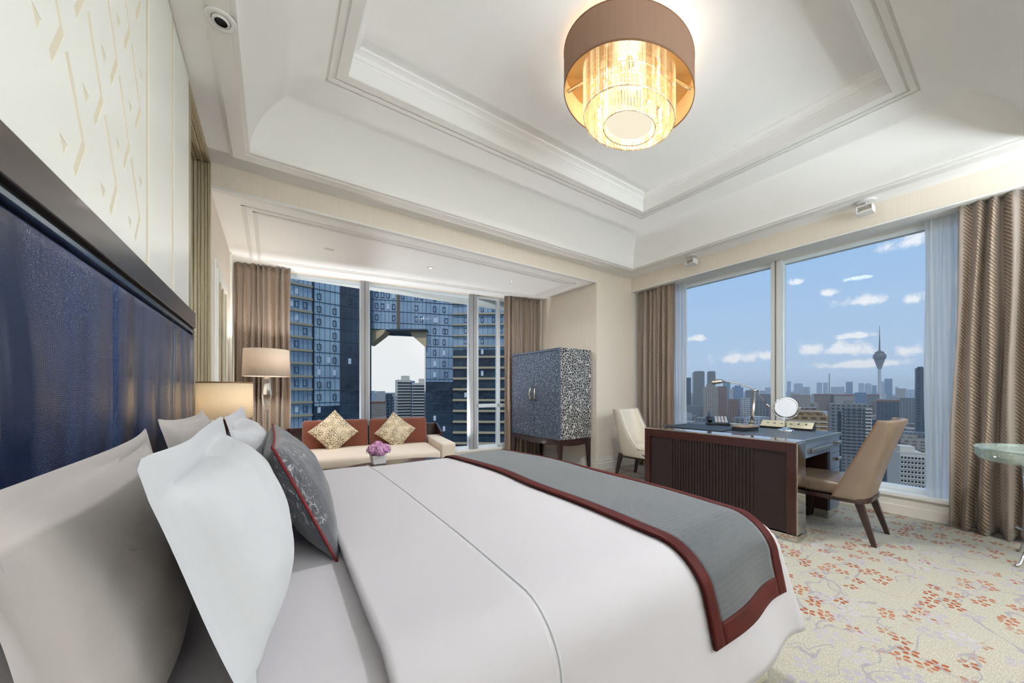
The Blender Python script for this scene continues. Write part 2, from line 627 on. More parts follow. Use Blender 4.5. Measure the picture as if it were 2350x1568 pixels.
def mat_runner():
    m, T, uv = uvmat('runner_twill')
    u, v, _ = T.sep(uv)
    w = T.m('FRACT', T.m('ADD', T.m('MULTIPLY', u, 130.0), T.m('MULTIPLY', T.m('ABSOLUTE', T.m('SUBTRACT', T.m('FRACT', T.m('MULTIPLY', v, 60.0)), 0.5)), 2.2)))
    t = T.m('MULTIPLY', T.step(w, 0.0, 0.3), T.step(w, 0.95, 0.6))
    n1 = T.noise(T.comb(T.m('MULTIPLY', u, 4.0), T.m('MULTIPLY', v, 9.0), 0.0), 1.0, 4.0)
    c = T.mix(t, srgb(26, 28, 33), srgb(76, 81, 88))
    c = T.mix(T.m('MULTIPLY', T.step(n1, 0.3, 0.7), 0.3), c, srgb(52, 56, 60))
    p = T.n('ShaderNodeBsdfPrincipled', Base_Color=c, Roughness=0.65)
    p.inputs['Sheen Weight'].default_value = 0.35
    b = T.n('ShaderNodeBump', Height=t, Strength=0.3, Distance=0.003)
    T.t.links.new(b.outputs[0], p.inputs['Normal'])
    finish(T, p.outputs[0])
    m, T, uv = uvmat('velvet_red')
    n1 = T.noise(T.n('ShaderNodeMapping', Vector=uv, Scale=(14, 14, 1)).outputs[0], 1.0, 3.0)
    c = T.mix(n1, srgb(44, 5, 5), srgb(86, 14, 10))
    p = T.n('ShaderNodeBsdfPrincipled', Base_Color=c, Roughness=0.6)
    p.inputs['Specular IOR Level'].default_value = 0.2
    p.inputs['Sheen Weight'].default_value = 0.05
    p.inputs['Sheen Tint'].default_value = (0.9, 0.25, 0.15, 1)
    finish(T, p.outputs[0])


mat_runner()


def mat_cushions():
    # charcoal jacquard with silvery scratch marks
    m, T = new_mat('jacquard_charcoal')
    co = T.n('ShaderNodeTexCoord').outputs['Object']
    cw = T.n('ShaderNodeVectorMath', {'operation': 'ADD'}, i0=co, i1=T.n('ShaderNodeVectorMath', {'operation': 'SCALE'}, Vector=T.noise(co, 9.0, 2.0, col=True), Scale=0.12).outputs[0]).outputs[0]
    a = T.noise(T.n('ShaderNodeMapping', Vector=cw, Scale=(160, 30, 60), Rotation=(0.4, 0.3, 0.5)).outputs[0], 1.0, 3.0, 0.7)
    b_ = T.noise(T.n('ShaderNodeMapping', Vector=cw, Scale=(60, 160, 40), Rotation=(0.2, 0.8, -0.5)).outputs[0], 1.0, 3.0, 0.7)
    k = T.step(T.noise(co, 7.0, 2.0), 0.42, 0.62)
    f = T.m('MULTIPLY', T.m('MAXIMUM', T.step(a, 0.56, 0.64), T.step(b_, 0.58, 0.66)), k)
    c = T.mix(f, srgb(70, 71, 78), srgb(160, 160, 164))
    c = T.mix(T.m('MULTIPLY', T.step(b_, 0.44, 0.36), 0.7), c, srgb(38, 39, 46))
    p = T.n('ShaderNodeBsdfPrincipled', Base_Color=c, Roughness=0.5)
    p.inputs['Sheen Weight'].default_value = 0.3
    finish(T, p.outputs[0])
    # cream cushion with rosettes of dark petals
    m, T, uv = uvmat('rosette_fabric')
    base = srgb(214, 196, 160)
    u, v, _ = T.sep(uv)
    c = T.mix(T.noise(uv, 3.0, 3.0), srgb(212, 194, 160), srgb(230, 218, 194))
    vo = T.n('ShaderNodeTexVoronoi', {'voronoi_dimensions': '2D', 'feature': 'DISTANCE_TO_EDGE'}, Vector=uv, Scale=17.0, Randomness=0.9)
    fleck = T.step(T.noise(uv, 6.0, 2.0), 0.45, 0.6)
    c = T.mix(T.m('MULTIPLY', T.m('MULTIPLY', T.step(vo.outputs[0], 0.13, 0.2), T.m('ADD', 0.25, T.m('MULTIPLY', fleck, 0.5))), 0.5), c, srgb(158, 130, 88))
    for scl, np_, r0, wd, col, off in ((2.6, 8.0, 0.22, 0.10, srgb(84, 72, 60), 0.0), (4.6, 6.0, 0.21, 0.10, srgb(112, 96, 66), 3.1)):
        sv = T.n('ShaderNodeMapping', Vector=uv, Scale=(scl, scl, 0), Location=(off, off * 0.7, 0)).outputs[0]
        vv = T.n('ShaderNodeTexVoronoi', {'voronoi_dimensions': '2D'}, Vector=sv, Scale=1.0, Randomness=0.55)
        loc = T.n('ShaderNodeVectorMath', {'operation': 'SUBTRACT'}, i0=sv, i1=vv.outputs['Position']).outputs[0]
        lx, ly, lz = T.sep(loc)
        rr = T.m('SQRT', T.m('ADD', T.m('MULTIPLY', lx, lx), T.m('MULTIPLY', ly, ly)))
        an = T.m('ARCTAN2', ly, lx)
        f = T.m('MULTIPLY', T.step(T.m('ABSOLUTE', T.m('SUBTRACT', rr, r0)), wd * 1.2, wd * 0.9), T.step(T.m('COSINE', T.m('MULTIPLY', an, np_)), 0.05, 0.3))
        dots = T.step(T.m('ABSOLUTE', T.m('SUBTRACT', rr, r0 * 1.9)), 0.05, 0.03)
        dots = T.m('MULTIPLY', dots, T.step(T.m('COSINE', T.m('MULTIPLY', an, np_ * 2)), 0.2, 0.5))
        c = T.mix(T.m('MULTIPLY', T.m('MAXIMUM', f, dots), 0.8), c, col)
    p = T.n('ShaderNodeBsdfPrincipled', Base_Color=c, Roughness=0.7)
    finish(T, p.outputs[0])


mat_cushions()


def mat_lamps():
    def shade(name, col, tcol, f):
        m, T = new_mat(name)
        co = T.n('ShaderNodeTexCoord').outputs['Object']
        st = T.noise(T.n('ShaderNodeMapping', Vector=co, Scale=(90, 90, 1.5)).outputs[0], 1.0, 2.0)
        c = T.mix(st, tuple(x * 0.88 for x in col), col)
        d = T.n('ShaderNodeBsdfDiffuse', Color=c)
        t = T.n('ShaderNodeBsdfTranslucent', Color=tcol)
        s = T.n('ShaderNodeMixShader', i0=f, i1=d.outputs[0], i2=t.outputs[0])
        finish(T, s.outputs[0])
    shade('shade_cream', srgb(240, 226, 202), srgb(255, 244, 226), 0.5)
    shade('shade_ivory', srgb(224, 210, 194), srgb(252, 240, 226), 0.12)
    shade('shade_taupe', srgb(170, 138, 118), srgb(120, 80, 60), 0.05)
    shade('shade_lining', srgb(238, 200, 142), srgb(240, 190, 120), 0.0)
    m, T = new_mat('crystal')
    tr = T.n('ShaderNodeBsdfTransparent', Color=(1.0, 0.97, 0.92))
    co = T.n('ShaderNodeTexCoord').outputs['Object']
    gl = T.n('ShaderNodeBsdfGlossy', Color=(1.0, 0.90, 0.74), Roughness=0.12)
    bp = T.n('ShaderNodeBump', Height=T.noise(co, 40.0, 2.0), Strength=0.6, Distance=0.01)
    T.t.links.new(bp.outputs[0], gl.inputs['Normal'])
    em = T.n('ShaderNodeEmission', Color=(1.0, 0.82, 0.56), Strength=T.m('MULTIPLY', T.step(T.noise(T.n('ShaderNodeMapping', Vector=T.n('ShaderNodeObjectInfo').outputs['Location'], Scale=(30, 30, 1)).outputs[0], 1.0, 1.0), 0.3, 0.7), 0.22))
    a = T.n('ShaderNodeMixShader', i0=0.4, i1=tr.outputs[0], i2=gl.outputs[0])
    s = T.n('ShaderNodeAddShader', i0=a.outputs[0], i1=em.outputs[0])
    finish(T, s.outputs[0])
    m, T = new_mat('glow_disc')
    e = T.n('ShaderNodeEmission', Color=(1.0, 0.90, 0.70), Strength=0.8)
    finish(T, e.outputs[0])
    m, T = new_mat('bulb')
    e = T.n('ShaderNodeEmission', Color=(1.0, 0.86, 0.66), Strength=3.0)
    finish(T, e.outputs[0])
    m, T = new_mat('downlight_glow')
    e = T.n('ShaderNodeEmission', Color=(1.0, 0.90, 0.72), Strength=2.5)
    finish(T, e.outputs[0])

    for k in ('crystal', 'glow_disc', 'bulb', 'downlight_glow'):
        MATS[k].cycles.emission_sampling = 'NONE'     # their light comes from the lamp objects inside them


mat_lamps()


def mat_glass():
    m, T = new_mat('window_glass')
    tr = T.n('ShaderNodeBsdfTransparent', Color=(0.97, 0.985, 0.98))
    gl = T.n('ShaderNodeBsdfGlossy', Color=(1, 1, 1), Roughness=0.01)
    s = T.n('ShaderNodeMixShader', i0=0.0015, i1=tr.outputs[0], i2=gl.outputs[0])
    finish(T, s.outputs[0])
    m, T = new_mat('table_glass')
    tr = T.n('ShaderNodeBsdfTransparent', Color=(0.86, 0.93, 0.90))
    gl = T.n('ShaderNodeBsdfGlossy', Color=(0.9, 1, 0.97), Roughness=0.05)
    d = T.n('ShaderNodeBsdfDiffuse', Color=(0.6, 0.68, 0.64))
    s = T.n('ShaderNodeMixShader', i0=0.4, i1=tr.outputs[0], i2=gl.outputs[0])
    s = T.n('ShaderNodeMixShader', i0=0.3, i1=s.outputs[0], i2=d.outputs[0])
    finish(T, s.outputs[0])
    m, T = new_mat('lamp_crystal')
    tr = T.n('ShaderNodeBsdfTransparent', Color=(0.95, 0.93, 0.90))
    gl = T.n('ShaderNodeBsdfGlossy', Color=(1, 0.98, 0.95), Roughness=0.04)
    s = T.n('ShaderNodeMixShader', i0=0.42, i1=tr.outputs[0], i2=gl.outputs[0])
    finish(T, s.outputs[0])


mat_glass()


def facade(name, wall, glass, sx, sz, fx, fz, rough=0.35, metal=0.0, vary=0.3):
    """far facade: rows of windows too small to pick apart"""
    m, T = new_mat(name)
    co = T.n('ShaderNodeTexCoord').outputs['Object']
    nrm = T.n('ShaderNodeNewGeometry').outputs['Normal']
    x, y, z = T.sep(co)
    h = T.m('ADD', x, T.m('MULTIPLY', y, 1.0))
    fu = T.m('FRACT', T.m('MULTIPLY', h, 1 / sx))
    fv = T.m('FRACT', T.m('MULTIPLY', z, 1 / sz))
    w = T.m('MULTIPLY', T.step(fu, fx, fx + 0.04), T.step(fv, fz, fz + 0.04))
    cell = T.noise(T.comb(T.m('FLOOR', T.m('MULTIPLY', h, 1 / sx)), T.m('FLOOR', T.m('MULTIPLY', z, 1 / sz)), 3.7), 0.77, 0.0)
    g = T.mix(T.step(cell, 0.3, 0.7), tuple(c * (1 - vary) for c in glass), tuple(min(1, c * (1 + vary)) for c in glass))
    c = T.mix(w, wall, g)
    p = T.n('ShaderNodeBsdfPrincipled', Base_Color=c, Roughness=rough, Metallic=metal)
    finish(T, p.outputs[0])
    return m


# ------------------------------------------------------------------ the room
M = MATS
XL, XR, YB, YN = -0.39, 4.80, 3.47, -2.3          # headboard wall, window wall, alcove front, wall behind the camera
ZC, ZA, ZT = 2.87, 2.68, 3.47                     # perimeter ceiling, alcove ceiling, coffer top
BETA = math.atan(-0.157)                          # the alcove window wall runs slightly askew
AW0 = (XL, 5.40 + 0.157 * 0.39)
XA = 3.82                                         # alcove cabinet wall


def s_of(x):
    return (x - XL) / math.cos(BETA)


def put(o, loc, rz):
    o.location = loc
    o.rotation_euler = (0, 0, rz)
    return o


struct('floor', MB().box(XL - 0.2, 5.0, YN - 0.1, 5.9, -0.1, 0.0), M['carpet'])
NY0, NY1, NZ0, NZ1, ND = 2.64, 3.46, 0.62, 2.862, 0.09      # mirror niche in the headboard wall
w = MB()
w.box(XL - 0.3, XL - ND, YN, 5.8, 0, 3.7)
w.box(XL - ND, XL, YN, NY0, 0, 3.7)
w.box(XL - ND, XL, NY1, 5.8, 0, 3.7)
w.box(XL - ND, XL, NY0, NY1, 0, NZ0)
w.box(XL - ND, XL, NY0, NY1, NZ1, 3.7)
struct('wall_left', w, M['wall_paper'])
struct('wall_near', MB().box(XL - 0.2, 5.2, YN - 0.2, YN, 0, 3.7), M['ceiling_white'])
struct('ceiling_slab', MB().box(XL - 0.3, 5.3, YN - 0.3, 6.0, 3.66, 3.86), M['ceiling_white'])
# cabinet wall and return beside it, one block
struct('wall_return', MB().box(XA, 5.2, YB, 5.3, 0, 3.7), M['wall_paper'])
# header over the alcove
struct('wall_header', MB().box(XL, XA, YB, YB + 0.05, ZA + 0.012, 3.0), M['wall_paper'])
struct('trim_1', MB().box(XL, XA, YB - 0.006, YB + 0.05, ZA - 0.006, ZA + 0.012), M['trim_white'])
struct('ceiling_alcove', MB().box(XL, XA, YB + 0.01, 5.7, ZA, 2.95), M['ceiling_white'])
# right wall round the window
WY0, WY1, WZ0, WZ1 = 0.20, 3.22, 0.20, 2.655
w = MB()
w.box(XR, 5.05, YN, YB, 0, WZ0 - 0.035)
w.box(XR + 0.10, 5.05, YN, YB, WZ1, 3.7)
w.box(XR, 5.05, YN, WY0, 0, 3.7)
w.box(XR + 0.08, 5.05, WY1, YB, 0, 3.7)
struct('wall_right', w, M['wall_paper'])
# panelled white skirting under the window, with stepped profile
w = MB()
w.prism([(XR - 0.030, 0), (XR - 0.030, 0.085), (XR - 0.022, 0.09), (XR - 0.022, 0.125), (XR - 0.014, 0.13), (XR - 0.014, 0.165), (XR, 0.165), (XR, 0)], 'y', YN, YB)
struct('baseboard_right', w, M['baseboard_white'])
struct('trim_2', MB().box(XR - 0.04, 4.96, WY0 - 0.02, YB, 0.165, WZ0), M['trim_white'], bevel=0.004)
w = MB()
w.prism([(YB - 0.026, 0), (YB - 0.026, 0.10), (YB - 0.018, 0.105), (YB - 0.018, 0.14), (YB - 0.010, 0.147), (YB - 0.010, 0.17), (YB, 0.17), (YB, 0)], 'x', XA - 0.02, XR)
struct('baseboard_return', w, M['baseboard_white'])
w = MB()
w.prism([(XA - 0.026, 0), (XA - 0.026, 0.10), (XA - 0.018, 0.105), (XA - 0.018, 0.14), (XA - 0.010, 0.147), (XA - 0.010, 0.17), (XA, 0.17), (XA, 0)], 'y', YB - 0.02, 4.85)
struct('baseboard_alcove', w, M['baseboard_white'])
# pelmet over the window wall
PX = 4.60
struct('trim_3', MB().box(PX, XR + 0.16, YN, YB, ZA - 0.005, ZC + 0.1), M['wall_paper'])
struct('trim_4', MB().box(PX - 0.008, XR + 0.13, YN, YB, ZA - 0.022, ZA - 0.004), M['trim_white'], bevel=0.003)

# ---- coffered ceiling: perimeter, stepped band, cove, recess
CX0, CX1, CY0, CY1 = -0.13, 4.23, 0.0, 3.16
w = MB()
o = 0.11
xs = [XL, CX0 - o, CX1 + o, PX + 0.02]
ys = [YN, CY0 - o, CY1 + o, YB + 0.02]
for i in range(3):
    for j in range(3):
        if i == 1 and j == 1:
            continue
        w.add([(xs[i], ys[j], ZC), (xs[i + 1], ys[j], ZC), (xs[i + 1], ys[j + 1], ZC), (xs[i], ys[j + 1], ZC)], [(0, 3, 2, 1)])
struct('ceiling_perimeter', w, M['ceiling_white'], fix=False)


def sweep_rect(prof, closed=False):
    """profile of (inset, z) carried round the coffer with mitred corners"""
    m = MB()
    n = len(prof)
    vs = []
    for (i, z) in prof:
        vs += [(CX0 + i, CY0 + i, z), (CX1 - i, CY0 + i, z), (CX1 - i, CY1 - i, z), (CX0 + i, CY1 - i, z)]
    fs = []
    for k in range(n - 1):
        for c in range(4):
            d = (c + 1) % 4
            fs.append((k * 4 + c, k * 4 + d, (k + 1) * 4 + d, (k + 1) * 4 + c))
    m.add(vs, fs)
    return m


band = [(-0.125, ZC + 0.002), (-0.125, ZC - 0.014), (-0.105, ZC - 0.020), (-0.03, ZC - 0.020), (-0.03, ZC - 0.008), (-0.004, ZC - 0.008), (-0.004, ZC + 0.02)]
struct('trim_5', sweep_rect(band), M['trim_white'], fix=False)
cove = [(-0.004, ZC - 0.001), (0.0, ZC + 0.02)]
for k in range(17):
    t = PI / 2 * k / 16
    cove.append((0.43 * (1 - math.cos(t)), ZC + 0.02 + 0.385 * math.sin(t)))
co_ = struct('ceiling_cove', sweep_rect(cove), M['ceiling_white'], smooth=True, auto=35, fix=False)
z0 = ZC + 0.405
lip = [(0.43, z0), (0.43, z0 + 0.012), (0.445, z0 + 0.012), (0.445, z0 + 0.004), (0.475, z0 + 0.004), (0.475, z0 + 0.018), (0.492, z0 + 0.018),
       (0.492, z0 + 0.008), (0.553, z0 + 0.008), (0.558, z0 + 0.013)]
struct('trim_6', sweep_rect(lip), M['trim_white'], fix=False)
rec = [(0.558, z0 + 0.012), (0.558, ZT - 0.075), (0.563, ZT - 0.07), (0.563, ZT - 0.055), (0.575, ZT - 0.05), (0.585, ZT - 0.03), (0.605, ZT - 0.02), (0.62, ZT - 0.015), (0.62, ZT)]
struct('ceiling_recess', sweep_rect(rec), M['ceiling_white'], fix=False)
struct('ceiling', MB().box(CX0 + 0.4, CX1 - 0.4, CY0 + 0.4, CY1 - 0.4, ZT, ZT + 0.05), M['ceiling_white'])

# ---- shallow tray lines on the alcove ceiling
w = MB()
tray = [(-0.20, 3.68), (3.59, 3.68), (3.59, 4.61), (-0.20, 5.15)]
for inset in (0.0, 0.075):
    q = [(-0.20 + inset, 3.68 + inset), (3.59 - inset, 3.68 + inset), (3.59 - inset, 4.61 - inset), (-0.20 + inset, 5.15 - inset)]
    for i in range(4):
        a, b = Vector((*q[i], 0)), Vector((*q[(i + 1) % 4], 0))
        d = (b - a).normalized()
        nrm = Vector((-d.y, d.x, 0)) * 0.016
        e = d * 0.016
        bt = [a - nrm - e, b - nrm + e, b + nrm + e, a + nrm - e]
        w.hexa([(p.x, p.y, ZA - 0.010 + 0.0012 * (i % 2)) for p in bt], [(p.x, p.y, ZA + 0.002 + 0.0006 * (i % 2)) for p in bt])
struct('trim_7', w, M['trim_white'], bevel=0.003)

# ---- alcove window wall (local frame: s along the wall, n outwards)
LA = 4.262
SW0, SW1, AZ0, AZ1 = s_of(0.02), s_of(3.30), 0.20, 2.679
w = MB()
w.box(-0.3, SW0, 0, 0.25, 0, 3.6)
w.box(SW1, LA + 0.3, 0, 0.25, 0, 3.6)
w.box(SW0, SW1, 0, 0.25, AZ1, 3.6)
w.box(SW0, SW1, 0, 0.25, 0, AZ0 - 0.03)
put(struct('wall_back', w, M['wall_paper']), (AW0[0], AW0[1], 0), BETA)


def window(name, label, loc, rz, s0, s1, zz0, zz1, posts, rails, depth, split):
    """frame bars, mullion posts and panes of one window; local x along the wall, local y outwards"""
    root = bpy.data.objects.new(name, None)
    C.objects.link(root)
    put(root, loc, rz)
    root['kind'] = 'structure'
    root['label'] = label
    fm = 0.045
    for nm, b in (('sill_frame', (s0, s1, depth - 0.03, depth + 0.04, zz0, zz0 + fm)), ('head_frame', (s0, s1, depth - 0.03, depth + 0.04, zz1 - fm, zz1)),
                  ('jamb_frame', (s0, s0 + fm, depth - 0.03, depth + 0.04, zz0 + fm, zz1 - fm)), ('jamb_frame', (s1 - fm, s1, depth - 0.03, depth + 0.04, zz0 + fm, zz1 - fm))):
        obj(nm, MB().box(*b), M['window_frame'], root, bevel=0.004)
    edges = [s0 + fm]
    for (a, b, m_) in posts:
        po = obj('mullion', MB().box(a, b, depth - 0.085, depth + 0.05, zz0 + 0.001, zz1 - 0.001), M[m_], root, bevel=0.004)
        obj('mullion_groove', MB().box((a + b) / 2 - 0.006, (a + b) / 2 + 0.006, depth - 0.088, depth - 0.080, zz0 + 0.002, zz1 - 0.002), M['mullion_dark'], po)
        obj('glazing_bead', MB().box(a - 0.014, b + 0.014, depth - 0.02, depth + 0.03, zz0 + fm, zz1 - fm), M['window_frame'], po)
        edges += [a, b]
    edges.append(s1 - fm)
    for (a, b, za, zb) in rails:
        obj('transom', MB().box(a, b, depth - 0.03, depth + 0.04, za, zb), M['window_frame'], root, bevel=0.004)
    for i in range(0, len(edges), 2):
        obj('pane', MB().box(edges[i] - 0.005, edges[i + 1] + 0.005, depth + 0.006, depth + 0.012, zz0 + 0.02, zz1 - 0.02), M['window_glass'], root)
    return root


window('window_1', 'tall window behind the sofa facing the blue glass tower', (AW0[0], AW0[1], 0), BETA, SW0, SW1, AZ0, AZ1,
       [(s_of(1.02), s_of(1.125), 'mullion_grey'), (s_of(2.600), s_of(2.715), 'mullion_grey')],
       [(s_of(2.715), s_of(3.25), 0.86, 0.92), (s_of(2.715), s_of(2.76), 0.2, 2.65), (s_of(3.08), s_of(3.14), 0.2, 2.65)], 0.10, None)
struct('trim_8', MB().box(SW0, SW1, -0.02, 0.12, AZ0 - 0.03, AZ0), M['trim_white'])
put(bpy.data.objects['trim_8'], (AW0[0], AW0[1], 0), BETA)
# window 2: local x = -world y, local y = +world x
window('window_2', 'wide window beside the desk over the city skyline', (XR, 0, 0), -PI / 2, -WY1, -WY0, WZ0, WZ1,
       [(-1.715, -1.615, 'mullion_light')], [], 0.14, None)

# ---- wardrobe door in the alcove's headboard-side wall
d1 = bpy.data.objects.new('door_1', None)
C.objects.link(d1)
d1['kind'] = 'structure'
d1['label'] = 'narrow mirrored door with silver mouldings by the drape'
d1.location = (XL, 0, 0)
w = MB()
for (a, b, h, t) in ((3.72, 4.62, 2.22, 0.012), (3.78, 4.56, 2.16, 0.020)):
    w.box(0, t, a, a + 0.06, 0, h)
    w.box(0, t, b - 0.06, b, 0, h)
    w.box(0, t, a + 0.06, b - 0.06, h - 0.06, h)
obj('casing', w, M['lacquer_white'], d1, bevel=0.003)
w = MB()
for a in (3.842, 4.05, 4.26, 4.478):
    w.box(0, 0.012, a, a + 0.02, 0, 2.10)
obj('moulding', w, M['frame_antique'], d1, bevel=0.003)
obj('mirror_panel', MB().box(0.0, 0.006, 3.84, 4.50, 0.0, 2.10), M['mirror_glass'], d1)
obj('corner_post', MB().box(0, 0.02, 4.98, 5.06, 0, ZA), M['lacquer_white'], d1, bevel=0.004)

# ------------------------------------------------------------------ headboard wall: fretwork, mirror, headboard
XP = -0.378
fw_ = thing('fretwork_panel', 'white lacquered wall panel with slanted fretwork slits above the headboard', 'wall panel', (0, 0, 0))
Y0p, Y1p, Z0p, Z1p = 0.10, 1.80, 1.50, 2.862


def fret():
    holes = []
    hw = 0.0115
    for i in range(-8, 9):
        for j in range(-4, 6):
            y = 1.208 + 0.218 * i + 0.111 * j
            z = 1.899 + 0.187 * j
            p0, p1, p2 = Vector((y, z)), Vector((y + 0.084, z - 0.157)), Vector((y + 0.034, z - 0.252))
            poly = [p0 + Vector((-hw, -0.004)), p0 + Vector((hw * 0.4, 0.012)), p1 + Vector((hw, 0)), p2 + Vector((hw * 0.7, -0.006)), p2 + Vector((-hw * 0.5, 0.014)), p1 + Vector((-hw, 0.006))]
            tri = [Vector((y - 0.037, z - 0.195)), Vector((y + 0.000, z - 0.203)), Vector((y - 0.014, z - 0.236))]
            for pl in (poly, tri):
                if all(1.06 < p.x < Y1p - 0.012 and Z0p + 0.015 < p.y < Z1p - 0.012 for p in pl):
                    holes.append(pl)
    vs = [Vector((Y0p, Z0p)), Vector((Y1p, Z0p)), Vector((Y1p, Z1p)), Vector((Y0p, Z1p))]
    es = [(0, 1), (1, 2), (2, 3), (3, 0)]
    for h in holes:
        o = len(vs)
        vs += h
        es += [(o + k, o + (k + 1) % len(h)) for k in range(len(h))]
    r = delaunay_2d_cdt(vs, es, [], 1, 1e-6)
    ov, of = r[0], r[2]

    def inside(p, poly):
        c = False
        n = len(poly)
        for i in range(n):
            a, b = poly[i], poly[(i + 1) % n]
            if (a.y > p.y) != (b.y > p.y) and p.x < (b.x - a.x) * (p.y - a.y) / (b.y - a.y) + a.x:
                c = not c
        return c
    m = MB()
    fs = []
    for f in of:
        ce = sum((Vector(ov[i]) for i in f), Vector((0, 0))) / len(f)
        if not any(abs(ce.x - h[0].x) < 0.15 and abs(ce.y - h[0].y) < 0.3 and inside(ce, h) for h in holes):
            fs.append(f)
    m.add([(XP, v.x, v.y) for v in ov], fs)
    for h in holes:
        n = len(h)
        m.add([(XP, p.x, p.y) for p in h] + [(XP - 0.0012, p.x, p.y) for p in h], [(i, (i + 1) % n, n + (i + 1) % n, n + i) for i in range(n)])
    return m


obj('fretwork', fret(), M['lacquer_white'], fw_, fix=False)
obj('backing', MB().box(XL + 0.001, XP - 0.0011, Y0p, 2.59, Z0p, Z1p), M['groove_beige'], fw_)
w = MB()
w.box(XL + 0.003, XP, 1.835, 2.20, Z0p, Z1p)
obj('pilaster', w, M['lacquer_white'], fw_, bevel=0.003)
obj('pilaster', MB().box(XL + 0.003, XP, 2.235, 2.592, Z0p, Z1p), M['lacquer_white'], fw_, bevel=0.003)
obj('edge_board', MB().box(XL + 0.001, XP, -1.2, Y0p, Z0p, Z1p), M['lacquer_white'], fw_)

mr = thing('wall_mirror', 'tall mirror sunk in an antique silver ribbed frame between fretwork and alcove', 'mirror', (0, 0, 0))
nr = 5
for nm, side in (('frame', 'far'), ('frame', 'near'), ('frame', 'top'), ('frame', 'bottom')):
    m_ = MB()
    for k in range(nr):
        x0 = XL - ND + 0.006 + (ND - 0.008 + 0.014) * k / nr
        x1 = XL - ND + 0.006 + (ND - 0.008 + 0.014) * (k + 1) / nr - 0.0015
        t = (0.034, 0.024, 0.030, 0.020, 0.026)[k]
        if side == 'far':
            m_.box(x0, x1, NY1 - t, NY1 - 0.001, NZ0 + 0.001, NZ1 - 0.001)
        elif side == 'near':
            m_.box(x0, x1, NY0 + 0.001, NY0 + t, NZ0 + 0.001, NZ1 - 0.001)
        elif side == 'top':
            m_.box(x0, x1, NY0 + 0.035, NY1 - 0.035, NZ1 - t, NZ1 - 0.001)
        else:
            m_.box(x0, x1, NY0 + 0.035, NY1 - 0.035, NZ0 + 0.001, NZ0 + t)
    obj(nm, m_, M['frame_antique'], mr, bevel=0.002)
obj('frame_lip', MB().box(XL + 0.001, XL + 0.010, NY0 - 0.045, NY0 + 0.004, NZ0, NZ1 - 0.004), M['frame_antique'], mr, bevel=0.002)
obj('mirror_pane', MB().box(XL - ND + 0.001, XL - ND + 0.005, NY0 + 0.002, NY1 - 0.002, NZ0 + 0.002, NZ1 - 0.002), M['mirror_glass'], mr)

hb = thing('headboard', 'dark framed headboard padded with navy snakeskin leather behind the bed', 'headboard', (0, 0, 0))
XH = -0.345
HY0, HY1, HZ = 0.22, 2.545, 1.565
w = MB()
w.box(XL + 0.002, XH + 0.002, HY0, HY1, HZ - 0.083, HZ)
obj('top_rail', w, M['frame_dark'], hb, bevel=0.003)
obj('side_post', MB().box(XL + 0.002, XH - 0.008, HY1, HY1 + 0.022, 0.15, HZ - 0.002), M['frame_dark'], hb, bevel=0.003)
obj('side_post', MB().box(XL + 0.002, XH - 0.008, HY0 - 0.022, HY0, 0.15, HZ - 0.002), M['frame_dark'], hb, bevel=0.003)
obj('shadow_gap', MB().box(XL + 0.002, XH - 0.012, HY0, HY1, HZ - 0.10, HZ - 0.083), M['hole_black'], hb)
obj('metal_strip', MB().box(XL + 0.002, XH - 0.002, HY0, HY1, HZ - 0.112, HZ - 0.098), M['steel_blue'], hb, bevel=0.002)
for (a, b) in ((HY0, 1.377), (1.379, HY1)):
    def pad(u, v, a=a, b=b):
        y = a + (b - a) * u
        z = 0.2 + (HZ - 0.112 - 0.2) * v
        e = min(1, min(u, 1 - u) * (b - a) / 0.02) * min(1, min(v, 1 - v) * 1.2 / 0.02)
        return (XH - 0.022 + 0.020 * (1 - (1 - e) ** 2) ** 0.5, y, z)
    p = obj('leather_panel', MB().grid(pad, 60, 60), M['leather_navy'], hb, smooth=True)
obj('back_panel', MB().box(XL + 0.002, XH - 0.023, HY0, HY1, 0.15, HZ - 0.1), M['frame_dark'], hb)

# ------------------------------------------------------------------ curtains
def curtain(name, label, p0, p1, z0, z1, folds, amp, mat, group=None, seed=0, spread=(1.0, 1.0), cat='curtain', nv=26, ratio=2.0):
    """pleated cloth hanging from p0 to p1 (plan); spread = width factor at top / bottom about the middle"""
    rnd = random.Random(seed)
    a, b = Vector((*p0, 0)), Vector((*p1, 0))
    L = (b - a).length
    d = (b - a).normalized()
    nrm = Vector((-d.y, d.x, 0))
    ph = [rnd.uniform(0, 6.28) for _ in range(6)]
    mid = (a + b) / 2
    nu = folds * 14

    def off(s, t):
        k = 2 * PI * folds * (s + 0.018 * math.sin(2 * PI * 1.7 * s + ph[0]) + 0.012 * math.sin(2 * PI * 3.1 * s + ph[1] + t * 0.6))
        w_ = math.sin(k)
        w_ = w_ * (1.15 - 0.15 * w_ * w_)
        am = amp * (0.75 + 0.35 * math.sin(2 * PI * 2.3 * s + ph[2])) * (0.62 + 0.38 * min(1, t * 2.2))
        return am * w_ + amp * 0.25 * math.sin(2 * PI * 0.9 * s + ph[3] + t * 1.4) * t

    def fn(s, v):
        t = 1 - v                      # 0 at the top, 1 at the hem
        k = spread[0] + (spread[1] - spread[0]) * t
        q = mid + d * ((s - 0.5) * L * k + 0.006 * math.sin(9 * t + ph[4] + s * 30)) + nrm * off(s, t)
        return (q.x, q.y, z0 + (z1 - z0) * v + (0.012 * math.sin(2 * PI * folds * s) if v == 0 else 0))
    m = MB().grid(fn, nu, nv, uv=lambda s, v: (s * L * ratio, (z1 - z0) * v))
    o = obj(name, m, mat, None, smooth=True, solid=0.003 if 'sheer' not in name else 0.0, fix=False)
    return tag(o, label, cat, group)


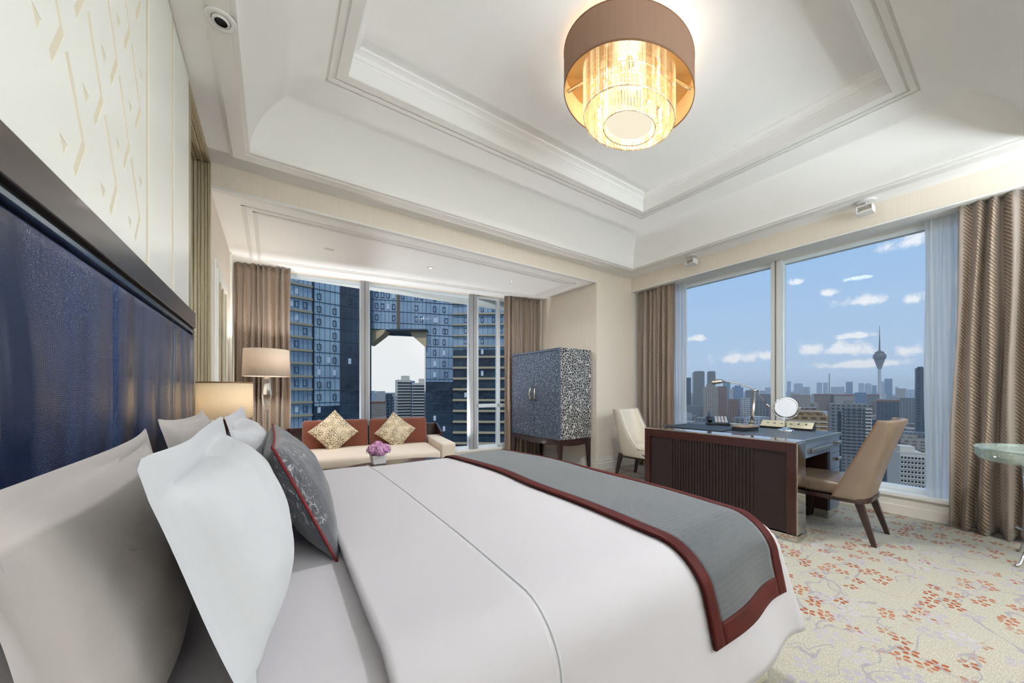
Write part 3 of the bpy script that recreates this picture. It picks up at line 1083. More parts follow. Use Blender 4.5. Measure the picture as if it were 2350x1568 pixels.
def aw(x, n):
    """point in front of the alcove window wall: world x, distance n into the room"""
    y = 5.40 - 0.157 * x
    return (x + math.sin(BETA) * n, y - math.cos(BETA) * n)


curtain('drape', 'taupe corded drape at the headboard end of the sofa window', aw(-0.36, 0.13), aw(0.21, 0.13), 0.01, ZA - 0.005, 9, 0.042, M['drape_fabric'], 'drapes of the sofa window', 3)
curtain('drape', 'taupe corded drape behind the crackle-lacquer cabinet', aw(3.13, 0.12), aw(3.79, 0.12), 0.01, ZA - 0.005, 8, 0.04, M['drape_fabric'], 'drapes of the sofa window', 11)
curtain('drape', 'taupe corded drape hanging behind the ivory side chair', (4.685, 3.41), (4.685, 2.80), 0.01, ZA - 0.024, 8, 0.042, M['drape_fabric'], 'drapes of the desk window', 21)
curtain('drape', 'wide taupe corded drape beside the glass table', (4.675, 0.36), (4.62, -0.75), 0.01, ZA - 0.024, 11, 0.055, M['drape_fabric'], 'drapes of the desk window', 5, spread=(0.92, 1.04))
curtain('sheer_curtain', 'white sheer curtain next to the drape behind the side chair', (4.84, 3.0), (4.84, 2.72), 0.205, ZA - 0.024, 6, 0.022, M['sheer_voile'], 'sheers of the desk window', 8, cat='sheer curtain', ratio=1.5)
curtain('sheer_curtain', 'white sheer curtain beside the wide drape by the glass table', (4.83, 0.53), (4.79, 0.16), 0.01, ZA - 0.024, 7, 0.03, M['sheer_voile'], 'sheers of the desk window', 9, cat='sheer curtain', ratio=1.5)
# ------------------------------------------------------------------ bed
bed = thing('bed', 'wide bed made up in white linen with a cream skirt', 'bed', (0.6, 1.5, 0))
BX0, BX1, BY0, BY1 = -0.325, 1.62, 0.555, 2.45
BTOP = 0.652


def rnd_edge(s, e, R, flare):
    """arc-length s past edge start e -> (outward, drop)"""
    if s <= e:
        return s, 0.0
    t = s - e
    q = R * PI / 2
    if t < q:
        a = t / R
        return e + R * math.sin(a), R * (1 - math.cos(a))
    return e + R + flare * (t - q), R + (t - q) * 0.985


RX, RY = 0.10, 0.12


def bedmap(a, b, off=0.0, hem=0.235):
    """a: run towards the foot; b: run across, 0 at the centre line of the bed"""
    cy = (BY0 + BY1) / 2
    hy = (BY1 - BY0) / 2
    x, dx = rnd_edge(a, BX1 - RX, RX, 0.32)
    sg = 1 if b >= 0 else -1
    yy, dy = rnd_edge(abs(b), hy - RY, RY, 0.22)
    dr = (dx ** 5 + dy ** 5) ** 0.2
    crown = 0.022 * (1 - min(1, abs(b) / hy) ** 2) + 0.006 * noise.noise(Vector((a * 3, b * 3, 1.3)))
    fall = min(1.0, dr / 0.15)
    wob = 0.010 * fall * math.sin(a * 9 + b * 7 + 1.5 * math.sin(a * 4))
    z = BTOP + crown * (1 - fall) - dr
    # offset along an approximate normal
    nx, ny, nz_ = (dx > 0) * min(1, dx / RX), sg * (dy > 0) * min(1, dy / RY), max(0.0, 1 - fall)
    ln = math.sqrt(nx * nx + ny * ny + nz_ * nz_) or 1
    return (x + (off + wob) * nx / ln, cy + sg * yy + (off + wob) * ny / ln, max(z + off * nz_ / ln, hem + 0.006 * math.sin(a * 12 + b * 10)))


def bed_sheet(a0, a1, b0, b1, off, na, nb, hem=0.235):
    return MB().grid(lambda u, v: tuple(Vector(bedmap(a0 + (a1 - a0) * u, b0 + (b1 - b0) * v, off, hem)) - Vector((0.6, 1.5, 0))), na, nb,
                     uv=lambda u, v: (a0 + (a1 - a0) * u, b0 + (b1 - b0) * v))


BH = (BY1 - BY0) / 2
A_END = BX1 - RX + RX * PI / 2 + 0.315
B_END = BH - RY + RY * PI / 2 + 0.29
obj('mattress', MB().box(BX0 - 0.6, 1.50 - 0.6, 0.62 - 1.5, 2.38 - 1.5, 0.26, 0.60), M['linen_white'], bed, bevel=0.05)
obj('bed_base', MB().box(BX0 - 0.6, 1.48 - 0.6, 0.64 - 1.5, 2.36 - 1.5, 0.02, 0.26), M['frame_dark'], bed)


def skirt(u, v):
    per = [(BX0, 0.60), (1.62, 0.60), (1.62, 2.40), (BX0, 2.40)]
    seg = [1.945, 1.80, 1.945]
    s = u * sum(seg)
    i = 0
    while i < 2 and s > seg[i]:
        s -= seg[i]
        i += 1
    p, q = Vector(per[i]), Vector(per[i + 1])
    d = (q - p).normalized()
    n = Vector((d.y, -d.x))
    w_ = p + d * s + n * (0.006 * math.sin(u * 150) * (1 - v) + 0.012 * (1 - v))
    return (w_.x - 0.6, w_.y - 1.5, 0.008 + 0.26 * v)


obj('bed_skirt', MB().grid(skirt, 240, 4), M['skirt_cream'], bed, smooth=True, solid=0.004)
obj('fitted_sheet', bed_sheet(BX0, 0.30, -B_END, B_END, -0.012, 24, 110), M['sheet_white'], bed, smooth=True)
obj('duvet', bed_sheet(0.19, A_END, -B_END, B_END, 0.0, 80, 120), M['sheet_white'], bed, smooth=True, solid=0.02)
tb = obj('turned_sheet', bed_sheet(0.165, 0.495, -B_END + 0.02, B_END - 0.02, 0.014, 20, 120), M['sheet_white'], bed, smooth=True, solid=0.012)
hem_pts = [Vector(bedmap(0.495, -B_END + 0.02 + (2 * B_END - 0.04) * i / 120, 0.019)) - Vector((0.6, 1.5, 0)) for i in range(121)]
obj('sheet_piping', MB().tube(hem_pts, 0.0045, 6), M['linen_white'], tb, smooth=True)

rn = thing('bed_runner', 'grey twill bed runner with a dark red velvet border across the foot of the bed', 'bed runner', (0.6, 1.5, 0.65))


def rsheet(a0, a1, b0, b1, off, na, nb):
    def f(u, v):
        a, b = a0 + (a1 - a0) * u, b0 + (b1 - b0) * v
        # the cloth lies a touch skewed and its long edges waver
        a += 0.010 * math.sin(b * 4.0) + 0.006 * math.sin(b * 9.0)
        return tuple(Vector(bedmap(a, b, off)) - Vector((0.6, 1.5, 0.65)))
    return MB().grid(f, na, nb, uv=lambda u, v: (a0 + (a1 - a0) * u, b0 + (b1 - b0) * v))


RA0, RA1 = 1.03, 1.555
RB = BH - RY + RY * PI / 2 + 0.13
bw = 0.048
obj('twill_cloth', rsheet(RA0 + bw, RA1 - bw, -RB + bw, RB - bw, 0.020, 24, 130), M['runner_twill'], rn, smooth=True, solid=0.006)
obj('velvet_border', rsheet(RA0, RA0 + bw, -RB, RB, 0.021, 4, 130), M['velvet_red'], rn, smooth=True, solid=0.009)
obj('velvet_border', rsheet(RA1 - bw, RA1, -RB, RB, 0.021, 4, 130), M['velvet_red'], rn, smooth=True, solid=0.009)
obj('velvet_border', rsheet(RA0 + bw, RA1 - bw, -RB, -RB + bw * 1.3, 0.021, 24, 4), M['velvet_red'], rn, smooth=True, solid=0.009)
obj('velvet_border', rsheet(RA0 + bw, RA1 - bw, RB - bw * 1.3, RB, 0.021, 24, 4), M['velvet_red'], rn, smooth=True, solid=0.009)


# ---- pillows
def pillow_mesh(w, h, t, flange=0.0, pinch=0.07, seed=0, n=44, taper=0.0, wr=0.006, power=0.5, back=1.0):
    """upright pillow: local x = width, local z = height, local y = thickness (front is -y)"""
    m = MB()
    W2, H2 = w / 2, h / 2
    fu, fv = flange / W2, flange / H2

    def surf(sign):
        def f(u, v):
            a, b = (u * 2 - 1) * (1 + fu), (v * 2 - 1) * (1 + fv)
            ac, bc = max(-1, min(1, a)), max(-1, min(1, b))
            x = W2 * a * (1 - pinch * (1 - bc * bc))
            z = H2 * b * (1 - pinch * (1 - ac * ac))
            th = t / 2 * ((1 - ac * ac) * (1 - bc * bc)) ** power
            th = th * (1.0 if sign < 0 else back) + 0.0022
            k = noise.noise(Vector((x * 7 + seed * 3.1, z * 7, seed + sign)))
            k2 = noise.noise(Vector((x * 19 + seed, z * 19, seed * 2 + sign)))
            th += (k * wr * 1.6 + k2 * wr * 0.6) * min(1, th / 0.03)
            if u in (0.0, 1.0) or v in (0.0, 1.0):
                th = 0.0
            fl = max(abs(a) - 1, abs(b) - 1, 0)
            wave = 0.010 * math.sin(8 * (x + z) + seed) * (1 if fl > 0 else 0) * min(1, fl / 0.05)
            x *= 1 - taper * (1 - b) / 2
            return (x, sign * th + wave, z)
        return f
    m.grid(surf(-1), n, n, uv=lambda u, v: (u, v))
    m.grid(surf(1), n, n, uv=lambda u, v: (u, v))
    return m


def place(o, loc, facing, tilt, roll=0.0):
    """facing: heading of the front (-y) side about z; tilt: lean back; roll: turn in its own plane"""
    mt = Matrix.Translation(loc) @ Matrix.Rotation(facing, 4, 'Z') @ Matrix.Rotation(tilt, 4, 'X') @ Matrix.Rotation(roll, 4, 'Y')
    o.matrix_world = mt
    return o


def pillow(name, label, loc, facing, tilt, w, h, t, mat, flange=0.0, seed=0, group=None, cat='pillow', roll=0.0, **k):
    o = obj(name, pillow_mesh(w, h, t, flange, seed=seed, **k), mat, None, smooth=True)
    me = o.data
    bm = bmesh.new()
    bm.from_mesh(me)
    bmesh.ops.remove_doubles(bm, verts=bm.verts, dist=0.0008)
    bmesh.ops.recalc_face_normals(bm, faces=bm.faces)
    bm.to_mesh(me)
    bm.free()
    me.shade_smooth()
    me.set_sharp_from_angle(angle=math.radians(75))
    place(o, loc, facing, tilt, roll)
    return tag(o, label, cat, group)


FX = PI / 2        # front faces +x
g = 'white pillows at the head of the bed'
bp = pillow('bed_pillow', 'large cream pillow nearest the camera against the navy headboard', (-0.222, 0.915, 0.815), FX + 0.06, -0.14, 0.74, 0.40, 0.17, M['pillow_cream'], 0.035, 1, g, pinch=0.05)
obj('flange_seam', MB().tube([(-0.366 * (1 - 0.05 * (1 - b * b)), -0.0075 - 0.004 * (1 - b * b), 0.2 * b) for b in [k / 12 - 1 for k in range(25)]], 0.0013, 5), M['key_grey'], bp, smooth=True)
pillow('bed_pillow', 'cream pillow against the headboard on the side of the table lamp', (-0.232, 1.80, 0.838), FX, -0.16, 0.70, 0.42, 0.17, M['pillow_cream'], 0.02, 2, g, pinch=0.09)
pillow('pillow_sham', 'white flanged pillow sham standing in front of the nearest cream pillow', (-0.072, 0.975, 0.862), FX, -0.28, 0.70, 0.325, 0.20, M['linen_white'], 0.052, 5, g, pinch=0.05, taper=0.13, back=0.4, power=0.42)
pillow('pillow_sham', 'white flanged pillow sham half hidden behind the charcoal cushion', (-0.072, 1.80, 0.858), FX, -0.28, 0.70, 0.325, 0.20, M['linen_white'], 0.052, 6, g, pinch=0.05, taper=0.15, back=0.4, power=0.42)
cu = pillow('accent_cushion', 'charcoal jacquard cushion with red piping leaning on the shams', (0.078, 1.49, 0.826), FX, -0.42, 0.76, 0.38, 0.155, M['jacquard_charcoal'], 0.0, 9, None, 'cushion', pinch=0.07)
edge = []
for i in range(200):
    q = i / 200 * 4
    s, f = int(q), (q - int(q)) * 2 - 1
    a, b = [(f, -1), (1, f), (-f, 1), (-1, -f)][s]
    edge.append((0.38 * a * (1 - 0.07 * (1 - b * b)), 0.0, 0.19 * b * (1 - 0.07 * (1 - a * a))))
edge.append(edge[0])
pp = obj('piping', MB().tube(edge, 0.0042, 6, cap=False), M['piping_red'], cu, smooth=True)


# ------------------------------------------------------------------ nightstand and its lamp
ns = thing('nightstand', 'dark wood nightstand beyond the bed under the table lamp', 'nightstand', (-0.16, 2.83, 0))
obj('body', MB().box(-0.20, 0.20, -0.24, 0.24, 0.08, 0.52), M['wood_espresso'], ns, bevel=0.004)
for k in range(2):
    dr = obj('drawer', MB().box(0.20, 0.215, -0.225, 0.225, 0.10 + k * 0.21, 0.295 + k * 0.21), M['wood_espresso'], ns, bevel=0.003)
    obj('pull', MB().box(0.215, 0.235, -0.06, 0.06, 0.19 + k * 0.21, 0.202 + k * 0.21), M['nickel'], dr, bevel=0.002)
for (a, b) in ((-0.18, -0.22), (0.18, -0.22), (-0.18, 0.22), (0.18, 0.22)):
    obj('leg', MB().box(a - 0.02, a + 0.02, b - 0.02, b + 0.02, 0.0, 0.08), M['wood_espresso'], ns)
obj('worktop', MB().box(-0.21, 0.225, -0.25, 0.25, 0.52, 0.55), M['wood_espresso'], ns, bevel=0.004)


def add_point(name, loc, power, col, r, parent=None):
    ld = bpy.data.lights.new(name, 'POINT')
    ld.energy = power
    ld.color = col
    ld.shadow_soft_size = r
    lo = bpy.data.objects.new(name, ld)
    C.objects.link(lo)
    lo.location = loc
    if parent:
        lo.parent = parent
    return lo


tl = thing('table_lamp', 'table lamp with a lit cream drum shade beside the pillows', 'lamp', (-0.235, 2.75, 0.55))
obj('lamp_base', MB().box(-0.06, 0.06, -0.06, 0.06, 0, 0.025), M['nickel'], tl, bevel=0.004)
obj('stem', MB().box(-0.022, 0.022, -0.022, 0.022, 0.025, 0.44), M['wood_espresso'], tl, bevel=0.003)
obj('lamp_shade', MB().lathe([(0.136, 0.43), (0.134, 0.645)], 48, cap=False), M['shade_cream'], tl, smooth=True, solid=0.003)
obj('shade_rim', MB().lathe([(0.1355, 0.640), (0.1365, 0.640), (0.1365, 0.648), (0.1335, 0.648), (0.1335, 0.640)], 48, cap=False), M['seam_brown'], tl, smooth=True)
obj('bulb', MB().lathe([(0.004, 0.46), (0.022, 0.48), (0.028, 0.51), (0.02, 0.54), (0.003, 0.55)], 16), M['bulb'], tl, smooth=True)
add_point('table_lamp_light', (0, 0, 0.52), 7.0, (1.0, 0.92, 0.80), 0.035, tl)

# ------------------------------------------------------------------ floor lamp by the drape
fl = thing('floor_lamp', 'floor lamp with beige drum shade and crystal stem in front of the drape', 'floor lamp', (-0.05, 4.66, 0))
obj('lamp_base', MB().lathe([(0.15, 0), (0.15, 0.012), (0.05, 0.022), (0.02, 0.03)], 40), M['nickel'], fl, smooth=True, auto=30)
obj('pole', MB().lathe([(0.012, 0.03), (0.012, 0.93)], 16), M['nickel'], fl, smooth=True, auto=40)
obj('crystal_stem', MB().lathe([(0.010, 0.90), (0.016, 0.93), (0.038, 1.03), (0.046, 1.10), (0.030, 1.22), (0.022, 1.33)], 8), M['lamp_crystal'], fl)
obj('lamp_shade', MB().lathe([(0.215, 1.295), (0.205, 1.585)], 56, cap=False), M['shade_ivory'], fl, smooth=True, solid=0.003)
obj('finial', MB().lathe([(0.014, 1.33), (0.018, 1.36), (0.008, 1.40)], 16), M['nickel'], fl, smooth=True)
w = MB()
for k in range(3):
    a = 2 * PI * k / 3
    w.tube([(0, 0, 1.39), (0.209 * math.cos(a), 0.209 * math.sin(a), 1.39)], 0.0025, 6)
obj('shade_spider', w, M['nickel'], fl)
add_point('floor_lamp_light', (0, 0, 1.45), 20.0, (1.0, 0.95, 0.88), 0.03, fl)

# ------------------------------------------------------------------ sofa under the alcove window
SC = aw(1.10, 0.14)
sofa = thing('sofa', 'low ivory sofa with brown velvet back cushions under the window', 'sofa', (SC[0], SC[1], 0), BETA)
# local: x along, -y into the room
SW_ = 0.94
w = MB()
shell = []
for k in range(25):
    u = k / 24 * 2 - 1
    shell.append((u * SW_, 0.0 - 0.0 * abs(u)))


def back_shell(u, v):
    a = (u * 2 - 1)
    x = SW_ * max(-1, min(1, a * 1.28))
    y = 0.0 if abs(a) < 0.78 else -(abs(a) - 0.78) / 0.22 * 0.30
    z = 0.12 + (0.67 - 0.12 - (0.10 * max(0, abs(a) - 0.78) / 0.22)) * v
    return (x, y - 0.02, z)


obj('back_shell', MB().grid(back_shell, 50, 6), M['sofa_shell'], sofa, solid=0.035, bevel=0.006)
obj('seat_base', MB().box(-SW_ + 0.04, SW_ - 0.04, -0.94, -0.05, 0.12, 0.30), M['sofa_shell'], sofa, bevel=0.01)


def soft_box(x0, x1, y0, y1, z0, z1, r=0.03, crown=0.0):
    """upholstered block: rounded edges and a slight crown"""
    m = MB()
    bm = bmesh.new()
    mesh = MB().box(x0, x1, y0, y1, z0, z1).mesh('tmp')
    bm.from_mesh(mesh)
    bmesh.ops.bevel(bm, geom=bm.edges[:], offset=r, segments=4, profile=0.5, affect='EDGES')
    bmesh.ops.subdivide_edges(bm, edges=[e for e in bm.edges if e.calc_length() > 0.1], cuts=7, use_grid_fill=True)
    cx, cy = (x0 + x1) / 2, (y0 + y1) / 2
    for v in bm.verts:
        if v.co.z > (z0 + z1) / 2 and crown:
            v.co.z += crown * max(0, 1 - ((v.co.x - cx) / (x1 - x0) * 2) ** 2) * max(0, 1 - ((v.co.y - cy) / (y1 - y0) * 2) ** 2)
    me = bpy.data.meshes.new('upholstery')
    bm.to_mesh(me)
    bm.free()
    bpy.data.meshes.remove(mesh)
    return me


obj('seat_cushion', soft_box(-SW_ + 0.17, SW_ - 0.17, -1.0, -0.10, 0.30, 0.42, 0.045, 0.02), M['sofa_ivory'], sofa, smooth=True)
for s_ in (-1, 1):
    x0, x1 = sorted((s_ * (SW_ - 0.17), s_ * (SW_ + 0.01)))
    obj('arm', soft_box(x0, x1, -1.0, -0.07, 0.14, 0.505, 0.025), M['sofa_ivory'], sofa, smooth=True)
    x0, x1 = sorted((s_ * 0.008, s_ * (SW_ - 0.185)))
    bc = obj('back_cushion', soft_box(x0, x1, -0.075, 0.075, -0.19, 0.19, 0.04), M['sofa_brown'], sofa, smooth=True)
    bc.location = (0, -0.165, 0.575)
    bc.rotation_euler = (-0.14, 0, 0)
for (a, b) in ((-0.85, -0.9), (0.85, -0.9), (-0.85, -0.1), (0.85, -0.1)):
    obj('foot', MB().lathe([(0.018, 0), (0.026, 0.13)], 12, (a, b)), M['wood_espresso'], sofa)

g = 'rosette cushions on the sofa'
for lab, u_, y_, z_, sz, rl in (('cream rosette cushion set on its point at the lamp end of the sofa', 0.70, -0.33, 0.632, 0.40, PI / 4 + 0.04), ('cream rosette cushion set on its point at the cabinet end of the sofa', 1.42, -0.33, 0.607, 0.375, PI / 4 - 0.08)):
    bx, by = aw(u_, 0.14 - y_)
    pillow('throw_cushion', lab, (bx, by, z_), BETA, -0.30, sz, sz, 0.13, M['rosette_fabric'], 0.0, int(u_ * 10), g, 'cushion', roll=rl, pinch=0.06)

# ------------------------------------------------------------------ coffee table, vase
ct = thing('coffee_table', 'dark low coffee table between bed and sofa', 'coffee table', (0.95, 3.33, 0))
obj('tabletop', MB().lathe([(0.40, 0.415), (0.415, 0.425), (0.415, 0.445), (0.405, 0.452)], 48, sx=1.25, sy=0.62), M['table_dark'], ct, bevel=0.0)
for k in range(4):
    a, b = ((-0.36, -0.16), (0.36, -0.16), (-0.36, 0.16), (0.36, 0.16))[k]
    obj('leg', MB().lathe([(0.014, 0), (0.022, 0.415)], 12, (a, b)), M['wood_espresso'], ct)

vs_ = thing('flower_vase', 'white square vase packed with pink hydrangea on the coffee table', 'vase', (0.83, 3.47, 0.4525))
w = MB()
w.hexa([(-0.055, -0.055, 0), (0.055, -0.055, 0), (0.055, 0.055, 0), (-0.055, 0.055, 0)], [(-0.068, -0.068, 0.085), (0.068, -0.068, 0.085), (0.068, 0.068, 0.085), (-0.068, 0.068, 0.085)])
obj('vase_body', w, M['porcelain'], vs_, bevel=0.006)
rnd = random.Random(4)
heads = [(-0.055, -0.02, 0.13), (0.055, -0.02, 0.13), (0.0, 0.03, 0.155), (0.0, -0.055, 0.12), (-0.03, 0.06, 0.125), (0.04, 0.055, 0.125)]
for hx, hy, hz in heads:
    m_ = MB()
    for k in range(70):
        ph, th = rnd.uniform(0, 2 * PI), math.acos(rnd.uniform(-0.5, 1))
        n_ = Vector((math.sin(th) * math.cos(ph), math.sin(th) * math.sin(ph), math.cos(th)))
        c = Vector((hx, hy, hz)) + n_ * 0.052
        t1 = n_.orthogonal().normalized()
        t1.rotate(Matrix.Rotation(rnd.uniform(0, 6.28), 3, n_))
        t2 = n_.cross(t1)
        s_ = 0.014
        for d in (t1, t2, -t1, -t2):
            e = n_.cross(d)
            tip = c + d * s_ + n_ * 0.004
            m_.add([c, c + d * s_ * 0.6 + e * s_ * 0.5 + n_ * 0.003, tip, c + d * s_ * 0.6 - e * s_ * 0.5 + n_ * 0.003], [(0, 1, 2, 3)])
    m_.lathe([(0.002, hz - 0.04), (0.034, hz - 0.03), (0.045, hz), (0.034, hz + 0.03), (0.002, hz + 0.044)], 12, (hx, hy))
    obj('hydrangea', m_, M['petal_pink'], vs_)
    obj('flower_stalk', MB().tube([(hx * 0.3, hy * 0.3, 0.03), (hx, hy, hz - 0.03)], 0.003, 5), M['leaf_green'], vs_)

# ------------------------------------------------------------------ crackle-lacquer cabinet
cab = thing('bar_cabinet', 'navy crackle-lacquer cabinet on tapered legs in the alcove corner', 'cabinet', (3.48, 4.10, 0))
hx, hy = 0.30, 0.565
obj('carcass', MB().box(-hx + 0.02, hx, -hy, hy, 0.47, 1.72), M['crackle_side'], cab, bevel=0.006)
for s_ in (-1, 1):
    a, b = sorted((s_ * 0.004, s_ * (hy - 0.03)))
    dr = obj('door', MB().box(-hx + 0.004, -hx + 0.026, a, b, 0.50, 1.685), M['crackle_door'], cab, bevel=0.004)
    w = MB()
    w.tube([(-hx - 0.002, s_ * 0.045, 0.99), (-hx - 0.03, s_ * 0.052, 1.03), (-hx - 0.04, s_ * 0.065, 1.09), (-hx - 0.03, s_ * 0.052, 1.15), (-hx - 0.002, s_ * 0.045, 1.19)], [0.007, 0.012, 0.016, 0.012, 0.007], 8)
    obj('handle', w, M['nickel'], dr, smooth=True)
w = MB()
w.box(-hx, -hx + 0.02, -hy, -hy + 0.028, 0.47, 1.72)
w.box(-hx, -hx + 0.02, hy - 0.028, hy, 0.47, 1.72)
w.box(-hx, -hx + 0.02, -hy + 0.028, hy - 0.028, 1.688, 1.72)
w.box(-hx, -hx + 0.02, -hy + 0.028, hy - 0.028, 0.47, 0.498)
obj('face_frame', w, M['crackle_door'], cab, bevel=0.003)


def apron(along):
    pts = [(-1, 0.0), (-1, -0.06)]
    for k in range(13):
        t = k / 12 * 2 - 1
        pts.append((t, -0.06 - 0.035 * (1 - t * t)))
    pts += [(1, -0.06), (1, 0.0)]
    return pts


w = MB()
w.prism([(p[0] * hx, 0.47 + p[1]) for p in apron(0)], 'y', -hy + 0.005, -hy + 0.03)
w.prism([(p[0] * hx, 0.47 + p[1]) for p in apron(0)], 'y', hy - 0.03, hy - 0.005)
w.prism([(p[0] * hy, 0.47 + p[1]) for p in apron(0)], 'x', -hx + 0.005, -hx + 0.03)
obj('apron', w, M['wood_espresso'], cab)
for sx_ in (-1, 1):
    for sy_ in (-1, 1):
        x, y = sx_ * (hx - 0.035), sy_ * (hy - 0.035)
        t, bt = 0.032, 0.016
        w = MB()
        ox, oy = sx_ * 0.014, sy_ * 0.014
        w.hexa([(x + ox - bt, y + oy - bt, 0), (x + ox + bt, y + oy - bt, 0), (x + ox + bt, y + oy + bt, 0), (x + ox - bt, y + oy + bt, 0)],
               [(x - t, y - t, 0.47), (x + t, y - t, 0.47), (x + t, y + t, 0.47), (x - t, y + t, 0.47)])
        lg = obj('leg', w, M['wood_espresso'], cab, bevel=0.003)
        w = MB()
        k = 0.018
        w.box(x + ox - k, x + ox + k, y + oy - k, y + oy + k, 0, 0.05)
        obj('sabot', w, M['nickel'], lg)

# ------------------------------------------------------------------ desk
DX0, DX1, DY0, DY1, DZ = 3.25, 4.38, 0.985, 2.285, 0.757
desk = thing('desk', 'mahogany writing desk with reeded front and steel-clad ends beside the window', 'desk', ((DX0 + DX1) / 2, (DY0 + DY1) / 2, 0))
ox, oy = (DX0 + DX1) / 2, (DY0 + DY1) / 2


def db(x0, x1, y0, y1, z0, z1):
    return MB().box(x0 - ox, x1 - ox, y0 - oy, y1 - oy, z0, z1)


SL = 0.185
# front slab: outer frame, recessed field, reeds
w = MB()
for b in ((DX0, DX0 + 0.03, DY0 + 0.001, DY0 + 0.062, 0.055, DZ), (DX0, DX0 + 0.03, DY1 - 0.062, DY1 - 0.001, 0.055, DZ), (DX0, DX0 + 0.03, DY0 + 0.062, DY1 - 0.062, DZ - 0.085, DZ - 0.012)):
    w.box(b[0] - ox, b[1] - ox, b[2] - oy, b[3] - oy, b[4], b[5] - (0.012 if b[5] == DZ else 0))
fp = obj('front_frame', w, M['wood_mahogany'], desk, bevel=0.002)
obj('front_field', db(DX0 + 0.014, DX0 + SL, DY0 + 0.062, DY1 - 0.062, 0.055, DZ - 0.013), M['wood_slat'], desk)
obj('slab_core', db(DX0 + 0.03, DX0 + SL, DY0 + 0.004, DY1 - 0.004, 0.055, DZ - 0.013), M['wood_slat'], desk)
obj('slab_top', db(DX0 - 0.002, DX0 + SL, DY0, DY1, DZ - 0.012, DZ), M['mirror_steel'], desk, bevel=0.002)
nre = 27
y0, y1 = DY0 + 0.285, DY1 - 0.285
reed = None
pit = (y1 - y0) / nre
for k in range(nre):
    if reed is None:
        m_ = MB().prism([(-pit * 0.36, 0), (-pit * 0.30, -0.006), (0, -0.0095), (pit * 0.30, -0.006), (pit * 0.36, 0)], 'z', 0.06, DZ - 0.087)
        m_.v = [(v[1], v[0], v[2]) for v in m_.v]
        reed = obj('reed', m_, M['wood_slat'], desk)
        r_ = reed
    else:
        r_ = share(reed, desk)
    r_.location = (DX0 + 0.014 - ox, y0 + pit * (k + 0.5) - oy, 0)
for (a, b) in ((DY0 - 0.006, DY0 + 0.004), (DY1 - 0.004, DY1 + 0.006)):
    obj('steel_end', db(DX0 + 0.012, DX0 + SL, a, b, 0.05, DZ - 0.012), M['mirror_steel'], desk, bevel=0.002)
obj('plinth', db(DX0 - 0.006, DX0 + SL + 0.012, DY0 - 0.012, DY1 + 0.012, 0.0, 0.05), M['mirror_steel'], desk, bevel=0.002)
# writing top and boxes
obj('writing_top', db(DX0 + SL, DX1, DY0 + 0.005, DY1 - 0.005, DZ - 0.028, DZ - 0.002), M['desk_leather'], desk, bevel=0.003)
obj('top_edge', db(DX0 + SL, DX1 + 0.003, DY0, DY0 + 0.006, DZ - 0.032, DZ), M['mirror_steel'], desk, bevel=0.001)
obj('drawer_box', db(DX0 + SL, DX1 - 0.285, DY0 + 0.03, DY1 - 0.03, DZ - 0.155, DZ - 0.03), M['wood_espresso'], desk)
for side, (a, b) in (('near', (DY0 + 0.010, DY0 + 0.030)), ('far', (DY1 - 0.030, DY1 - 0.010))):
    s_ = -1 if side == 'near' else 1
    yf = a if side == 'near' else b
    dr = obj('drawer', db(DX0 + SL + 0.004, DX1 - 0.288, a, b, DZ - 0.152, DZ - 0.036), M['desk_drawer'], desk, bevel=0.002)
    c0 = yf
    p = sorted((yf, yf + s_ * 0.035))
    obj('handle', db(DX0 + SL + 0.09, DX1 - 0.36, p[0], p[1], DZ - 0.105, DZ - 0.075), M['nickel'], dr, bevel=0.003)
    for k in range(2):
        dr = obj('drawer', db(DX1 - 0.282, DX1 - 0.008, a, b, DZ - 0.175 - 0.145 * k, DZ - 0.036 - 0.145 * k), M['desk_drawer'], desk, bevel=0.002)
        zz = DZ - 0.095 - 0.145 * k
        obj('handle', db(DX1 - 0.20, DX1 - 0.09, p[0], p[1], zz, zz + 0.026), M['nickel'], dr, bevel=0.003)
    obj('lower_panel', db(DX1 - 0.282, DX1 - 0.008, a, b, 0.075, DZ - 0.328), M['desk_drawer'], desk, bevel=0.002)
obj('pedestal', db(DX1 - 0.285, DX1, DY0 + 0.03, DY1 - 0.03, 0.05, DZ - 0.03), M['wood_espresso'], desk)
obj('pedestal_plinth', db(DX1 - 0.287, DX1 + 0.002, DY0 + 0.02, DY1 - 0.02, 0.0, 0.075), M['mirror_steel'], desk, bevel=0.002)

# ---- things on the desk
ZD = DZ - 0.0015
o_ = obj('desk_blotter', MB().hexa([(3.49, 1.62, 0), (4.02, 1.66, 0), (3.98, 2.21, 0), (3.45, 2.17, 0)], [(3.49, 1.62, 0.008), (4.02, 1.66, 0.008), (3.98, 2.21, 0.008), (3.45, 2.17, 0.008)]), M['blotter_leather'], bevel=0.002)
o_.location = (0, 0, ZD)
tag(o_, 'dark leather blotter lying on the desk top', 'desk blotter')

